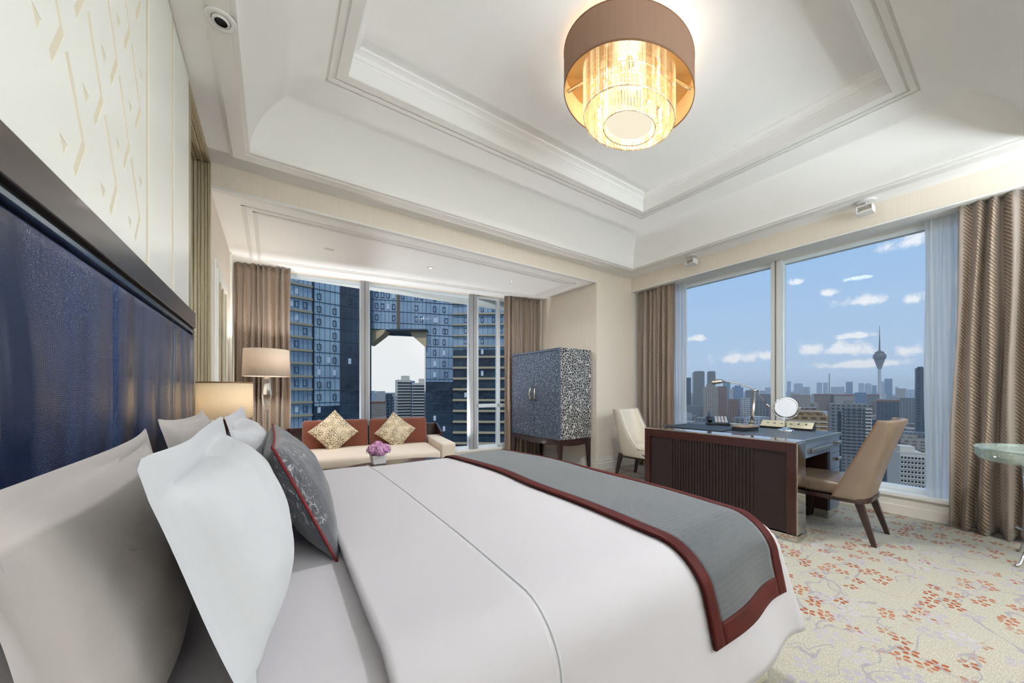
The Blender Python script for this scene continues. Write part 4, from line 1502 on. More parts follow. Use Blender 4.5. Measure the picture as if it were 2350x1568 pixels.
ph = thing('telephone', 'black desk telephone with grey keypad behind the blotter', 'telephone', (4.16, 1.985, ZD), math.radians(-62))
ph.scale = (1.22, 1.22, 1.22)
w = MB()
w.prism([(-0.11, 0), (0.10, 0), (0.11, 0.065), (0.09, 0.07), (-0.11, 0.022)], 'x', -0.095, 0.095)
obj('phone_body', w, M['black_plastic'], ph, bevel=0.004)
w = MB()
sl = math.atan2(0.048, 0.20)
w.tube([(-0.062, -0.10, 0.045), (-0.062, -0.05, 0.066), (-0.062, 0.03, 0.085), (-0.062, 0.10, 0.094)], [0.020, 0.014, 0.014, 0.022], 8)
obj('handset', w, M['black_plastic'], ph, smooth=True)
for r_ in range(5):
    for c_ in range(4):
        y = -0.08 + r_ * 0.034
        z = 0.022 + (y + 0.11) * 0.24 + 0.002
        obj('key', MB().hexa([(-0.02 + c_ * 0.026, y, z - 0.004), (0.0 + c_ * 0.026, y, z - 0.004), (0.0 + c_ * 0.026, y + 0.024, z + 0.002), (-0.02 + c_ * 0.026, y + 0.024, z + 0.002)],
                             [(-0.02 + c_ * 0.026, y, z + 0.004), (0.0 + c_ * 0.026, y, z + 0.004), (0.0 + c_ * 0.026, y + 0.024, z + 0.010), (-0.02 + c_ * 0.026, y + 0.024, z + 0.010)]), M['key_grey'], ph)

tr_ = obj('glass_tray', MB().lathe([(0.055, 0), (0.075, 0.012), (0.078, 0.022), (0.070, 0.022), (0.052, 0.006)], 24), M['table_glass'], smooth=True, auto=30)
tr_.location = (4.02, 1.86, ZD + 0.001)
tr_.location = (4.20, 1.80, ZD + 0.001)
tag(tr_, 'small clear glass dish between telephone and lamp foot', 'dish')

dl = thing('desk_lamp', 'slender nickel desk lamp with arched arm over the telephone', 'lamp', (4.20, 1.66, ZD))
obj('lamp_base', MB().lathe([(0.072, 0), (0.072, 0.006), (0.035, 0.018), (0.024, 0.035), (0.028, 0.05), (0.014, 0.06)], 32), M['nickel'], dl, smooth=True, auto=40)
obj('stem', MB().tube([(0, 0, 0.05), (0.02, -0.012, 0.15), (0.06, -0.012, 0.382)], [0.014, 0.015, 0.011], 10), M['nickel'], dl, smooth=True)
arm_pts = [(0.17, -0.085, 0.235), (0.12, -0.05, 0.31), (0.06, -0.012, 0.382), (0.0, 0.035, 0.428), (-0.07, 0.085, 0.460), (-0.14, 0.135, 0.478), (-0.205, 0.18, 0.482)]
ar = obj('arm', MB().tube(arm_pts, 0.005, 8), M['nickel'], dl, smooth=True)
obj('joint', MB().lathe([(0.008, 0.362), (0.016, 0.372), (0.016, 0.394), (0.008, 0.404)], 14, (0.06, -0.012)), M['nickel'], dl, smooth=True)
obj('counterweight', MB().tube([(0.165, -0.082, 0.243), (0.185, -0.096, 0.213), (0.19, -0.10, 0.2)], [0.008, 0.014, 0.008], 8), M['nickel'], dl, smooth=True)
obj('lamp_head', MB().tube([(-0.195, 0.172, 0.482), (-0.225, 0.195, 0.486), (-0.265, 0.225, 0.482), (-0.300, 0.252, 0.472), (-0.312, 0.26, 0.466)], [0.008, 0.022, 0.027, 0.020, 0.006], 12), M['nickel'], dl, smooth=True)

bx_ = thing('trinket_box', 'small tan leather box in the middle of the desk', 'box', (3.80, 1.555, ZD), math.radians(-12))
obj('box_body', MB().box(-0.105, 0.105, -0.06, 0.06, 0, 0.034), M['blotter_leather'], bx_, bevel=0.002)
obj('lid', MB().box(-0.107, 0.107, -0.062, 0.062, 0.034, 0.046), M['box_leather'], bx_, bevel=0.003)

mm = thing('vanity_mirror', 'round chrome vanity mirror standing on the desk', 'mirror', (4.14, 1.335, ZD), math.radians(-56))
obj('mirror_base', MB().lathe([(0.07, 0), (0.068, 0.006), (0.03, 0.018), (0.012, 0.03)], 32), M['chrome'], mm, smooth=True, auto=40)
obj('stem', MB().lathe([(0.008, 0.02), (0.008, 0.125)], 12), M['chrome'], mm, smooth=True, auto=40)
w = MB().lathe([(0.091, -0.008), (0.102, -0.008), (0.104, 0.0), (0.102, 0.008), (0.091, 0.008)], 40, cap=False)
w.v = [(v[0], v[2], v[1] + 0.222) for v in w.v]
obj('mirror_rim', w, M['chrome'], mm, smooth=True)
w = MB().lathe([(0.092, -0.005), (0.092, 0.005)], 40)
w.v = [(v[0], v[2], v[1] + 0.222) for v in w.v]
obj('mirror_disc', w, M['disc_white'], mm)
w = MB().tube([(0.1 * math.cos(t) * 1.12, 0, 0.222 + 0.112 * math.sin(t)) for t in [PI + PI * k / 24 for k in range(25)]], 0.004, 8)
obj('yoke', w, M['chrome'], mm, smooth=True)
obj('pivot', MB().box(-0.118, -0.100, -0.006, 0.006, 0.216, 0.228).box(0.100, 0.118, -0.006, 0.006, 0.216, 0.228), M['chrome'], mm)

sk = thing('socket_console', 'slanted pale gold socket console along the window edge of the desk', 'socket panel', (4.315, 1.385, ZD))
w = MB()
w.prism([(-0.055, 0), (0.05, 0), (0.03, 0.075), (-0.055, 0.012)], 'y', -0.22, 0.22)
obj('console_body', w, M['black_plastic'], sk, bevel=0.002)
n_ = Vector((-(0.075 - 0.012), 0, 0.085)).normalized()
a0, a1 = Vector((-0.052, 0, 0.0145)), Vector((0.027, 0, 0.0735))


def plate_pt(t, y, up):
    p = a0.lerp(a1, t) + n_ * up
    return (p.x, y, p.z)


def plate(y0_, y1_, t0, t1, lo, hi):
    return MB().hexa([plate_pt(t0, y0_, lo), plate_pt(t1, y0_, lo), plate_pt(t1, y1_, lo), plate_pt(t0, y1_, lo)], [plate_pt(t0, y0_, hi), plate_pt(t1, y0_, hi), plate_pt(t1, y1_, hi), plate_pt(t0, y1_, hi)])


fpn = obj('face_plate', plate(-0.217, 0.217, 0.02, 0.98, 0.0, 0.004), M['brass_plate'], sk)
for k, y in enumerate((-0.16, -0.10, -0.04, 0.04, 0.10, 0.16)):
    obj('socket_slot', plate(y - 0.010, y + 0.010, 0.52, 0.60, 0.003, 0.0048), M['black_plastic'], fpn)
    if k < 2:
        obj('socket_slot', plate(y - 0.003, y + 0.003, 0.62, 0.78, 0.003, 0.0048), M['black_plastic'], fpn)


# ------------------------------------------------------------------ chairs
def chair_shell(hw, yf0, yf1, yb0, yb1, z0, z1, wing_pow, corner=0.55, inset=0.0, nu=40, nv=18, topdip=0.0):
    def f(u, v):
        ph_ = (u - 0.5) * PI
        w_ = hw * (1 - 0.06 * v) - inset
        sn, cs = math.sin(ph_), math.cos(ph_)
        yf = yf0 + (yf1 - yf0) * v ** wing_pow
        yb = yb0 + (yb1 - yb0) * v ** 1.15 + inset
        x = w_ * (1 if sn >= 0 else -1) * abs(sn) ** corner
        y = yb + (yf - yb) * (1 - max(0, cs) ** corner)
        z = z0 + (z1 - z0) * v - topdip * (abs(sn) ** 2) * v
        return (x, y, z)
    return MB().grid(f, nu, nv)


def chair_legs(root, pts, top, mat, splay=0.05, tw=0.024, bw_=0.014):
    for (x, y) in pts:
        ox_, oy_ = (0.02 if x > 0 else -0.02), (splay if y > 0 else -splay)
        if y > 0:
            oy_ *= 0.4
        w = MB()
        w.hexa([(x + ox_ - bw_, y + oy_ - bw_, 0), (x + ox_ + bw_, y + oy_ - bw_, 0), (x + ox_ + bw_, y + oy_ + bw_, 0), (x + ox_ - bw_, y + oy_ + bw_, 0)],
               [(x - tw, y - tw, top), (x + tw, y - tw, top), (x + tw, y + tw, top), (x - tw, y + tw, top)])
        obj('leg', w, mat, root, bevel=0.003)


ch = thing('desk_chair', 'taupe leather chair with swept tub back tucked under the desk', 'chair', (3.845, 0.925, 0), 0.0)
obj('backrest', chair_shell(0.255, -0.06, -0.31, -0.235, -0.40, 0.325, 0.93, 1.0), M['leather_taupe'], ch, smooth=True, solid=0.034, bevel=0.008)
for s_ in (-1, 1):
    pts = []
    for k in range(19):
        v = k / 18
        x = s_ * 0.255 * (1 - 0.06 * v)
        pts.append((x + s_ * 0.018, -0.06 + (-0.25) * v + 0.0 - 0.004, 0.325 + 0.605 * v))
    obj('seam_piping', MB().tube(pts, 0.003, 6), M['seam_brown'], ch, smooth=True)
obj('seat', soft_box(-0.245, 0.245, -0.19, 0.24, 0.335, 0.44, 0.028, 0.012), M['leather_taupe'], ch, smooth=True)


def rim(u, v):
    a = 2 * PI * u
    cs, sn = math.cos(a), math.sin(a)
    x = 0.262 * (abs(cs) ** 0.45) * (1 if cs >= 0 else -1)
    y = -0.01 + 0.25 * (abs(sn) ** 0.45) * (1 if sn >= 0 else -1)
    k = 1.0 if v in (0.25, 0.75, 0.5) else 0.0
    z = (0.300, 0.300, 0.334, 0.334)[min(3, int(v * 3 + 0.01))]
    q = (0.0, 1.0, 1.0, 0.0)[min(3, int(v * 3 + 0.01))]
    return (x * q, -0.01 + (y + 0.01) * q, z)


obj('seat_frame', MB().grid(rim, 40, 3, closed_u=True), M['wood_espresso'], ch)
chair_legs(ch, ((-0.19, -0.20), (0.19, -0.20), (-0.2, 0.18), (0.2, 0.18)), 0.31, M['wood_espresso'], splay=0.09)

c2 = thing('side_chair', 'ivory side chair with scooped wings standing between desk and drape', 'chair', (3.97, 2.80, 0), PI + 0.10)
obj('backrest', chair_shell(0.25, 0.20, -0.22, -0.235, -0.33, 0.31, 0.90, 0.55, 0.5), M['fabric_stone'], c2, smooth=True, solid=0.04, bevel=0.01)
obj('back_pad', chair_shell(0.25, 0.16, -0.215, -0.235, -0.33, 0.40, 0.888, 0.55, 0.5, inset=0.032), M['fabric_ivory'], c2, smooth=True, solid=0.02)
obj('seat', soft_box(-0.225, 0.225, -0.20, 0.24, 0.33, 0.46, 0.03, 0.015), M['fabric_ivory'], c2, smooth=True)
obj('seat_frame', MB().box(-0.24, 0.24, -0.225, 0.22, 0.285, 0.333), M['wood_espresso'], c2, bevel=0.004)
chair_legs(c2, ((-0.215, -0.205), (0.215, -0.205), (-0.215, 0.20), (0.215, 0.20)), 0.30, M['wood_espresso'], splay=0.06)

# ------------------------------------------------------------------ glass side table by the wide drape
gt = thing('glass_side_table', 'round glass side table on curved silver legs in front of the wide drape', 'side table', (4.19, -0.07, 0))
obj('glass_top', MB().lathe([(0.0, 0.735), (0.28, 0.735), (0.295, 0.742), (0.30, 0.75), (0.295, 0.758), (0.0, 0.758)], 56, cap=False), M['table_glass'], gt, smooth=True, auto=30)
obj('glass_bowl', MB().lathe([(0.292, 0.735), (0.295, 0.70), (0.27, 0.665), (0.20, 0.655), (0.0, 0.652)], 56, cap=False), M['table_glass'], gt, smooth=True)
for k in range(3):
    a = math.radians(150 + 120 * k)
    pts = [(r_ * math.cos(a), r_ * math.sin(a), z) for (r_, z) in ((0.235, 0.008), (0.205, 0.02), (0.165, 0.10), (0.15, 0.22), (0.155, 0.40), (0.175, 0.655))]
    obj('leg', MB().tube(pts, [0.010, 0.009, 0.008, 0.008, 0.008, 0.010], 8), M['chrome'], gt, smooth=True)
    q = math.radians(140 + 120 * k)
    kn = MB().tube([(0.288 * math.cos(q), 0.288 * math.sin(q), 0.705), (0.318 * math.cos(q), 0.318 * math.sin(q), 0.705)], [0.006, 0.008], 8)
    obj('stud', kn, M['chrome'], gt, smooth=True)
    pts = [(0.16 * math.cos(a) + 0.0, 0.16 * math.sin(a), 0.17)] + [(0.09 * math.cos(a) + 0.08 * math.cos(t), 0.09 * math.sin(a) + 0.08 * math.sin(t), 0.20 + 0.0 * t) for t in [a + 0.6 * j for j in range(1, 6)]]
    obj('scroll', MB().tube(pts, 0.006, 6), M['chrome'], gt, smooth=True)

# ------------------------------------------------------------------ chandelier
CHX, CHY = 2.06, 1.57
chn = thing('chandelier', 'oval ceiling chandelier with taupe drum shade and tiers of crystal rods', 'chandelier', (CHX, CHY, 0))
SQ = 0.72
SR = 0.512
zb_, zt_ = 3.182, 3.422
obj('drum_shade', MB().lathe([(SR, zb_), (SR, zt_)], 72, sy=SQ, cap=False), M['shade_taupe'], chn, smooth=True)
obj('shade_lining', MB().lathe([(SR - 0.004, zb_ + 0.001), (SR - 0.004, zt_ - 0.001)], 72, sy=SQ, cap=False), M['shade_lining'], chn, smooth=True)
for z_ in (zb_, zt_):
    obj('shade_rim', MB().lathe([(SR - 0.005, z_ - 0.004), (SR + 0.002, z_ - 0.004), (SR + 0.002, z_ + 0.004), (SR - 0.005, z_ + 0.004), (SR - 0.005, z_ - 0.004)], 72, sy=SQ, cap=False), M['seam_brown'], chn, smooth=True)
obj('ceiling_plate', MB().lathe([(0.20, ZT - 0.03), (0.20, ZT - 0.001)], 40, sy=SQ), M['nickel'], chn)
for k in range(4):
    a = math.radians(45 + 90 * k)
    obj('bracket', MB().tube([(0.20 * math.cos(a), 0.20 * SQ * math.sin(a), zt_ - 0.03), ((SR - 0.022) * math.cos(a), (SR - 0.022) * SQ * math.sin(a), zb_ + 0.06)], 0.011, 6), M['nickel'], chn)
obj('rod_frame', MB().lathe([(0.366, 3.352), (0.366, 3.366), (0.17, 3.366), (0.17, 3.352), (0.366, 3.352)], 48, sy=SQ, cap=False), M['nickel'], chn)
obj('canopy_stem', MB().lathe([(0.03, 3.36), (0.03, ZT - 0.02)], 16), M['nickel'], chn)


def rod_mesh(L, w_):
    m_ = MB()
    m_.hexa([(-w_, -w_ * 0.6, -L), (w_, -w_ * 0.6, -L), (w_, w_ * 0.6, -L), (-w_, w_ * 0.6, -L)], [(-w_, -w_ * 0.6, 0), (w_, -w_ * 0.6, 0), (w_, w_ * 0.6, 0), (-w_, w_ * 0.6, 0)])
    return m_


for (R_, n_rod, ztop_, zbot_, w_) in ((0.360, 96, 3.352, 3.020, 0.0068), (0.295, 66, 3.22, 3.000, 0.0062), (0.206, 54, 3.22, 2.965, 0.0062)):
    src = None
    for k in range(n_rod):
        a = 2 * PI * k / n_rod
        p = (R_ * math.cos(a), R_ * SQ * math.sin(a), ztop_)
        if src is None:
            src = obj('crystal_rod', rod_mesh(ztop_ - zbot_, w_), M['crystal'], chn)
            r_ = src
        else:
            r_ = share(src, chn)
        r_.location = p
        r_.rotation_euler = (0, 0, a + PI / 2 + random.uniform(-0.3, 0.3))
for (R_, z_) in ((0.295, 3.225), (0.206, 3.225), (0.360, 3.025), (0.206, 2.970)):
    obj('ring', MB().tube([(R_ * math.cos(2 * PI * k / 48), R_ * SQ * math.sin(2 * PI * k / 48), z_) for k in range(49)], 0.0035, 5, cap=False), M['nickel'], chn)
obj('diffuser', MB().lathe([(0.0, 3.005), (0.185, 3.005), (0.185, 3.013), (0.0, 3.013)], 36, sy=SQ, cap=False), M['glow_disc'], chn)
for k in range(6):
    a = 2 * PI * k / 6
    obj('bulb', MB().lathe([(0.003, 3.21), (0.014, 3.225), (0.017, 3.25), (0.010, 3.275), (0.003, 3.28)], 12, (0.225 * math.cos(a), 0.225 * SQ * math.sin(a))), M['bulb'], chn, smooth=True)
ADDED_TORCH = 240.0
CH_DOWN, CH_UP = 42.0, 40.0
ld = bpy.data.lights.new('chandelier_light', 'AREA')
ld.shape = 'DISK'
ld.size = 0.36
ld.energy = CH_DOWN
ld.color = (0.95, 0.97, 1.0)
lo = bpy.data.objects.new('chandelier_light', ld)
C.objects.link(lo)
lo.parent = chn
lo.location = (0, 0, 2.957)
obj('top_liner', MB().lathe([(0.352, 3.345), (SR - 0.006, 3.345), (SR - 0.006, 3.349), (0.352, 3.349), (0.352, 3.345)], 60, sy=SQ, cap=False), M['shade_lining'], chn)
add_point('chandelier_glow', (0, 0, 3.15), 1.6, (1.0, 0.84, 0.62), 0.08, chn)
add_point('chandelier_up_light', (0, 0, 3.40), CH_UP, (1.0, 0.93, 0.85), 0.10, chn)

# ------------------------------------------------------------------ ceiling fixtures
def spot(name, loc, power, col, size, blend, parent, r=0.04):
    l_ = bpy.data.lights.new(name, 'SPOT')
    l_.energy = power
    l_.color = col
    l_.spot_size = math.radians(size)
    l_.spot_blend = blend
    l_.shadow_soft_size = r
    o_ = bpy.data.objects.new(name, l_)
    C.objects.link(o_)
    o_.parent = parent
    o_.location = loc
    return o_


def downlight(label, x, y, z, r, power, lit=True, size=150, group=None, col=(1.0, 0.96, 0.92)):
    t = thing('downlight', label, 'downlight', (x, y, z), 0, group)
    obj('trim_ring', MB().lathe([(r, -0.0005), (r, -0.006), (r * 0.92, -0.009), (r * 0.62, -0.006), (r * 0.58, -0.0015)], 36, cap=False), M['fixture_white'], t, smooth=True)
    obj('lamp_lens' if lit else 'aperture', MB().lathe([(r * 0.6, -0.0035), (r * 0.6, -0.001)], 28), M['downlight_glow'] if lit else M['hole_black'], t)
    if power:
        spot('downlight_beam', (0, 0, -0.02), power, col, size, 0.8, t, 0.05)
    return t


g = 'recessed lights over the sofa'
downlight('small round recessed light in the middle of the alcove ceiling', 1.64, 4.226, ZA, 0.042, 30, True, 150, g)
downlight('tiny recessed light in the alcove ceiling near the cabinet', 2.78, 4.09, ZA, 0.022, 18, True, 150, g)
sl_ = thing('ceiling_slot', 'small slim slot fitting in the alcove ceiling over the floor lamp', 'ceiling fitting', (0.51, 4.28, ZA))
obj('slot_plate', MB().box(-0.05, 0.05, -0.018, 0.018, -0.006, -0.0005), M['fixture_white'], sl_, bevel=0.002)
obj('slot_gap', MB().box(-0.04, 0.04, -0.004, 0.004, -0.0068, -0.005), M['mullion_grey'], sl_)
spot('slot_light', (0, 0, -0.02), 20, (1.0, 0.96, 0.92), 150, 0.8, sl_)
gd = downlight('white round gimbal light with black eye above the fretwork panel', -0.195, 2.09, ZC - 0.020, 0.060, 0, False)
obj('gimbal', MB().lathe([(0.024, -0.012), (0.034, -0.010), (0.034, -0.002)], 28, cap=False), M['fixture_white'], gd, smooth=True)
gb = downlight('pinhead sprinkler fitting at the far ceiling corner over the return wall', 4.35, 3.27, ZC - 0.0, 0.014, 0, False)
for lab, x in (('added unseen uplight can behind the lamp end of the sofa', 0.42), ('added unseen uplight can behind the cabinet end of the sofa', 2.25)):  # cans added out of sight to brighten the alcove ceiling
    p_ = aw(x, 0.055)
    t = thing('added_uplight', lab, 'uplight', (p_[0], p_[1], 0), 0, 'uplights added out of sight behind the sofa')
    obj('can', MB().lathe([(0.045, 0), (0.045, 0.15), (0.040, 0.15), (0.040, 0.12)], 20, cap=False), M['fixture_white'], t, smooth=True, auto=40)
    obj('lens', MB().lathe([(0.040, 0.118), (0.040, 0.122)], 20), M['downlight_glow'], t)
    b_ = spot('added_uplight_beam', (0, 0, 0.17), 100, (0.96, 0.97, 1.0), 125, 0.9, t, 0.04)
    b_.rotation_euler = (PI, 0, 0)
# unseen uplighters added behind the camera to lift the ceiling light
for k, (lab, x, y) in enumerate((('added unseen uplighter behind the camera towards the window drape', 4.0, -1.85), ('added unseen uplighter at the middle of the rear wall', 2.5, -2.0), ('added unseen uplighter of the rear wall on the headboard side', 1.0, -2.0))):
    t = thing('added_torchiere', lab, 'floor lamp', (x, y, 0), 0, 'torchieres added unseen behind the camera')
    obj('lamp_base', MB().lathe([(0.14, 0), (0.14, 0.02), (0.03, 0.035)], 28), M['nickel'], t, smooth=True, auto=30)
    obj('pole', MB().lathe([(0.012, 0.03), (0.012, 1.72)], 12), M['nickel'], t, smooth=True, auto=40)
    obj('bowl', MB().lathe([(0.02, 1.70), (0.10, 1.73), (0.17, 1.80), (0.172, 1.80), (0.10, 1.725), (0.02, 1.69)], 32, cap=False), M['shade_ivory'], t, smooth=True)
    b_ = spot('added_torchiere_beam', (0, 0, 1.80), ADDED_TORCH * (1.0, 1.0, 0.4)[k], (0.84, 0.94, 1.0), 165, 0.5, t, 0.5)
    b_.rotation_euler = (PI, 0, 0)

for lab, x, y in (('white box spotlight under the ceiling above the desk chair', 4.47, 0.84), ('white box spotlight under the ceiling by the far end of the desk window', 4.45, 2.44)):
    t = thing('ceiling_spotlight', lab, 'spotlight', (x, y, ZC), 0.0, 'box spotlights along the pelmet')
    obj('ceiling_rose', MB().lathe([(0.07, -0.0005), (0.07, -0.010), (0.05, -0.016)], 36), M['fixture_white'], t, smooth=True, auto=30)
    obj('swivel', MB().lathe([(0.012, -0.012), (0.012, -0.04)], 12).box(-0.03, 0.03, -0.006, 0.006, -0.046, -0.038), M['chrome'], t)
    w = MB()
    w.box(-0.055, 0.055, -0.055, 0.055, -0.115, -0.105)
    w.box(-0.055, 0.055, -0.055, -0.047, -0.105, -0.05)
    w.box(-0.055, 0.055, 0.047, 0.055, -0.105, -0.05)
    w.box(-0.055, 0.055, -0.047, 0.047, -0.056, -0.046)
    obj('spot_body', w, M['fixture_white'], t, bevel=0.003)

# ------------------------------------------------------------------ the city outside
GZ = -112.0
facade('fac_beige', srgb(150, 142, 132), srgb(84, 86, 92), 3.4, 3.3, 0.45, 0.5)
facade('fac_grey', srgb(118, 120, 123), srgb(60, 68, 78), 3.6, 3.2, 0.42, 0.45)
facade('fac_blue', srgb(96, 122, 150), srgb(74, 104, 138), 5.0, 3.6, 0.25, 0.4, 0.25)
facade('fac_pale', srgb(172, 174, 177), srgb(104, 112, 122), 3.6, 3.3, 0.4, 0.5)
facade('fac_brick', srgb(126, 104, 95), srgb(80, 78, 80), 3.4, 3.2, 0.45, 0.5)
facade('fac_dark', srgb(72, 84, 96), srgb(46, 58, 72), 4.2, 3.4, 0.3, 0.35, 0.25)
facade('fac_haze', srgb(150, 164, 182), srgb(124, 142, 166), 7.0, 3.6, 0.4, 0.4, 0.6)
facade('fac_gold', srgb(150, 122, 84), srgb(92, 72, 52), 6.0, 3.6, 0.35, 0.45)
pbr('concrete_pale', srgb(196, 190, 180), 0.8, var=0.06)
pbr('concrete_grey', srgb(128, 126, 124), 0.8, var=0.08)
pbr('glass_dark', srgb(44, 54, 66), 0.15)
pbr('tower_concrete', srgb(176, 178, 182), 0.7)
pbr('tower_pod', srgb(84, 78, 84), 0.5)
pbr('ground_city', srgb(92, 100, 100), 0.9, var=0.2, vscale=0.02)
pbr('roof_red', srgb(128, 84, 74), 0.8)
pbr('tree_green', srgb(52, 72, 48), 0.9, var=0.3, vscale=0.05)

struct('ground_plane', MB().add([(-4000, -9000, GZ), (14000, -9000, GZ), (14000, 14000, GZ), (-4000, 14000, GZ)], [(0, 1, 2, 3)]), M['ground_city'], label='hazy grey ground of the city far below')


FOOT = []


def building(label, u0, u1, vt, dist, mat, depth=None, turn=0.0, crown=None, group=None, name='city_tower'):
    w_ = (u1 - u0) / 808 * dist
    r = ((u0 + u1) / 2 - 1175) / 808
    w_ /= math.sqrt(1 + r * r) ** 1.0
    x, y = far_point((u0 + u1) / 2, dist)
    rz = math.atan2(y, x) - PI / 2 + turn
    h = 1.15 + (895 - vt) / 808 * dist
    dp = depth or w_
    FOOT.append((x, y, max(w_, dp) * 0.75))
    t = thing(name, label, 'building', (x, y, GZ), rz, group)
    H = h - GZ
    if crown == 'round':
        m_ = MB().prism([(-w_ / 2, 0), (w_ / 2, 0), (w_ / 2, H - w_ * 0.12), (w_ * 0.42, H - w_ * 0.03), (w_ * 0.3, H), (-w_ * 0.3, H), (-w_ * 0.42, H - w_ * 0.03), (-w_ / 2, H - w_ * 0.12)], 'y', 0, dp)
    else:
        m_ = MB().box(-w_ / 2, w_ / 2, 0, dp, 0, H)
    obj('tower_body', m_, M[mat], t)
    if crown == 'step':
        obj('roof_block', MB().box(-w_ * 0.28, w_ * 0.28, dp * 0.2, dp * 0.8, H, H + w_ * 0.22), M[mat], t)
    elif crown == 'red':
        obj('roof_cap', MB().box(-w_ * 0.52, w_ * 0.52, -dp * 0.02, dp * 1.02, H, H + 2.5), M['roof_red'], t)
    elif crown is None:
        obj('roof_parapet', MB().box(-w_ * 0.5, w_ * 0.5, 0, dp * 0.04, H, H + w_ * 0.03 + 0.6), M[mat], t)
    return t, w_, dp, H


BL = (  # desk window, from the drape towards the sheer
    ('slim dark tower right behind the sheer by the side chair', 1568, 1586, 868, 900, 'fac_dark', None, 0.2, None),
    ('tall round-topped grey tower, broader of the pair left of the desk lamp', 1592, 1617, 852, 950, 'fac_grey', None, 0.15, 'round'),
    ('tall round-topped grey tower, slimmer of the pair behind the desk lamp head', 1624, 1642, 852, 980, 'fac_grey', None, 0.1, 'round'),
    ('beige apartment slab below the desk lamp head', 1616, 1648, 888, 620, 'fac_beige', None, 0.1, 'step'),
    ('grey-brown apartment slab next to the beige one', 1646, 1668, 888, 700, 'fac_brick', None, 0.0, None),
    ('blue glass block behind the lamp arm', 1659, 1676, 877, 1500, 'fac_blue', None, 0.0, None),
    ('pale slim block under the lamp arm', 1673, 1683, 893, 1100, 'fac_pale', None, 0.0, None),
    ('low grey-blue block under the middle of the lamp arm', 1684, 1706, 889, 1400, 'fac_blue', None, 0.2, 'step'),
    ('grey slab behind the desk lamp stem', 1712, 1742, 897, 900, 'fac_grey', None, 0.1, None),
    ('long grey block next to the window mullion', 1742, 1778, 906, 800, 'fac_grey', None, 0.1, None),
    ('white and grey slab low behind the lamp stem', 1700, 1722, 915, 560, 'fac_pale', None, 0.15, None),
    ('grey slab low left of the mullion', 1736, 1760, 922, 520, 'fac_grey', None, 0.15, None),
    ('brownish slab low behind the telephone', 1672, 1696, 918, 540, 'fac_brick', None, 0.1, None),
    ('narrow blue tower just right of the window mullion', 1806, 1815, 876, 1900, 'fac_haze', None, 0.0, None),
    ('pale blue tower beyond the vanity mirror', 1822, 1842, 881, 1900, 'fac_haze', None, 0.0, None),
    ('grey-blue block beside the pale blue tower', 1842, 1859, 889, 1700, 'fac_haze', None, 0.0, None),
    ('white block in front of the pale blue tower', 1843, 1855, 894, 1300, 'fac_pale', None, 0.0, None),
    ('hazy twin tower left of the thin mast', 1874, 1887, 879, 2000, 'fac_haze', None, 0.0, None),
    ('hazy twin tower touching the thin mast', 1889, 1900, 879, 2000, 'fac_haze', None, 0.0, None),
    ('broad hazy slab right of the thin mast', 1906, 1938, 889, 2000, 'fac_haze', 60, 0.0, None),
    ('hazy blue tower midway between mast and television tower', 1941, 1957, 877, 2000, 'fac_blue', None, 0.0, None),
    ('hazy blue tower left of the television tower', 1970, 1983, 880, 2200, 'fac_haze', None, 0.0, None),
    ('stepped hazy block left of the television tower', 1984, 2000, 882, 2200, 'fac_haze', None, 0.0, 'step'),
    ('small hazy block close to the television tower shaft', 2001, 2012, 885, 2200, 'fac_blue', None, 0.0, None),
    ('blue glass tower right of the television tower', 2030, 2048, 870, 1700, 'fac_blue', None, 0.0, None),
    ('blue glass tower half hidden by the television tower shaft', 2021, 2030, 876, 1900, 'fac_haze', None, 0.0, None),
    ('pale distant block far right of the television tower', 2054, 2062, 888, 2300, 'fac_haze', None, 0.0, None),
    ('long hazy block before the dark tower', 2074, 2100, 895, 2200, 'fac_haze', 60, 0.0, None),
    ('tall dark green-grey tower next to the sheer', 2101, 2124, 845, 420, 'fac_dark', None, 0.1, 'step'),
    ('dark slab right of the grey apartment block', 2010, 2064, 922, 560, 'fac_dark', None, 0.0, 'red'),
    ('dark slab between slab and dark tower', 2065, 2102, 915, 620, 'fac_grey', None, 0.0, None),
    ('brick-red roofed block behind the gold hotel', 1868, 1912, 907, 900, 'fac_brick', None, 0.0, 'red'),
    ('beige blocks with red roofs beyond the grey apartments', 1914, 1962, 908, 850, 'fac_beige', None, 0.1, 'red'),
    ('blue-grey block before the television tower', 1962, 1988, 902, 950, 'fac_blue', None, 0.1, None),
    ('grey roofed block at the foot of the television tower', 1988, 2018, 908, 850, 'fac_grey', None, 0.0, 'red'),
    ('grey block behind the vanity mirror', 1820, 1860, 908, 700, 'fac_beige', None, 0.1, None),
    ('grey slab low behind the back of the desk chair', 2000, 2066, 968, 330, 'fac_dark', None, 0.0, None),
)
for b in BL:
    building(b[0], b[1], b[2], b[3], b[4], b[5], b[6], b[7], b[8])

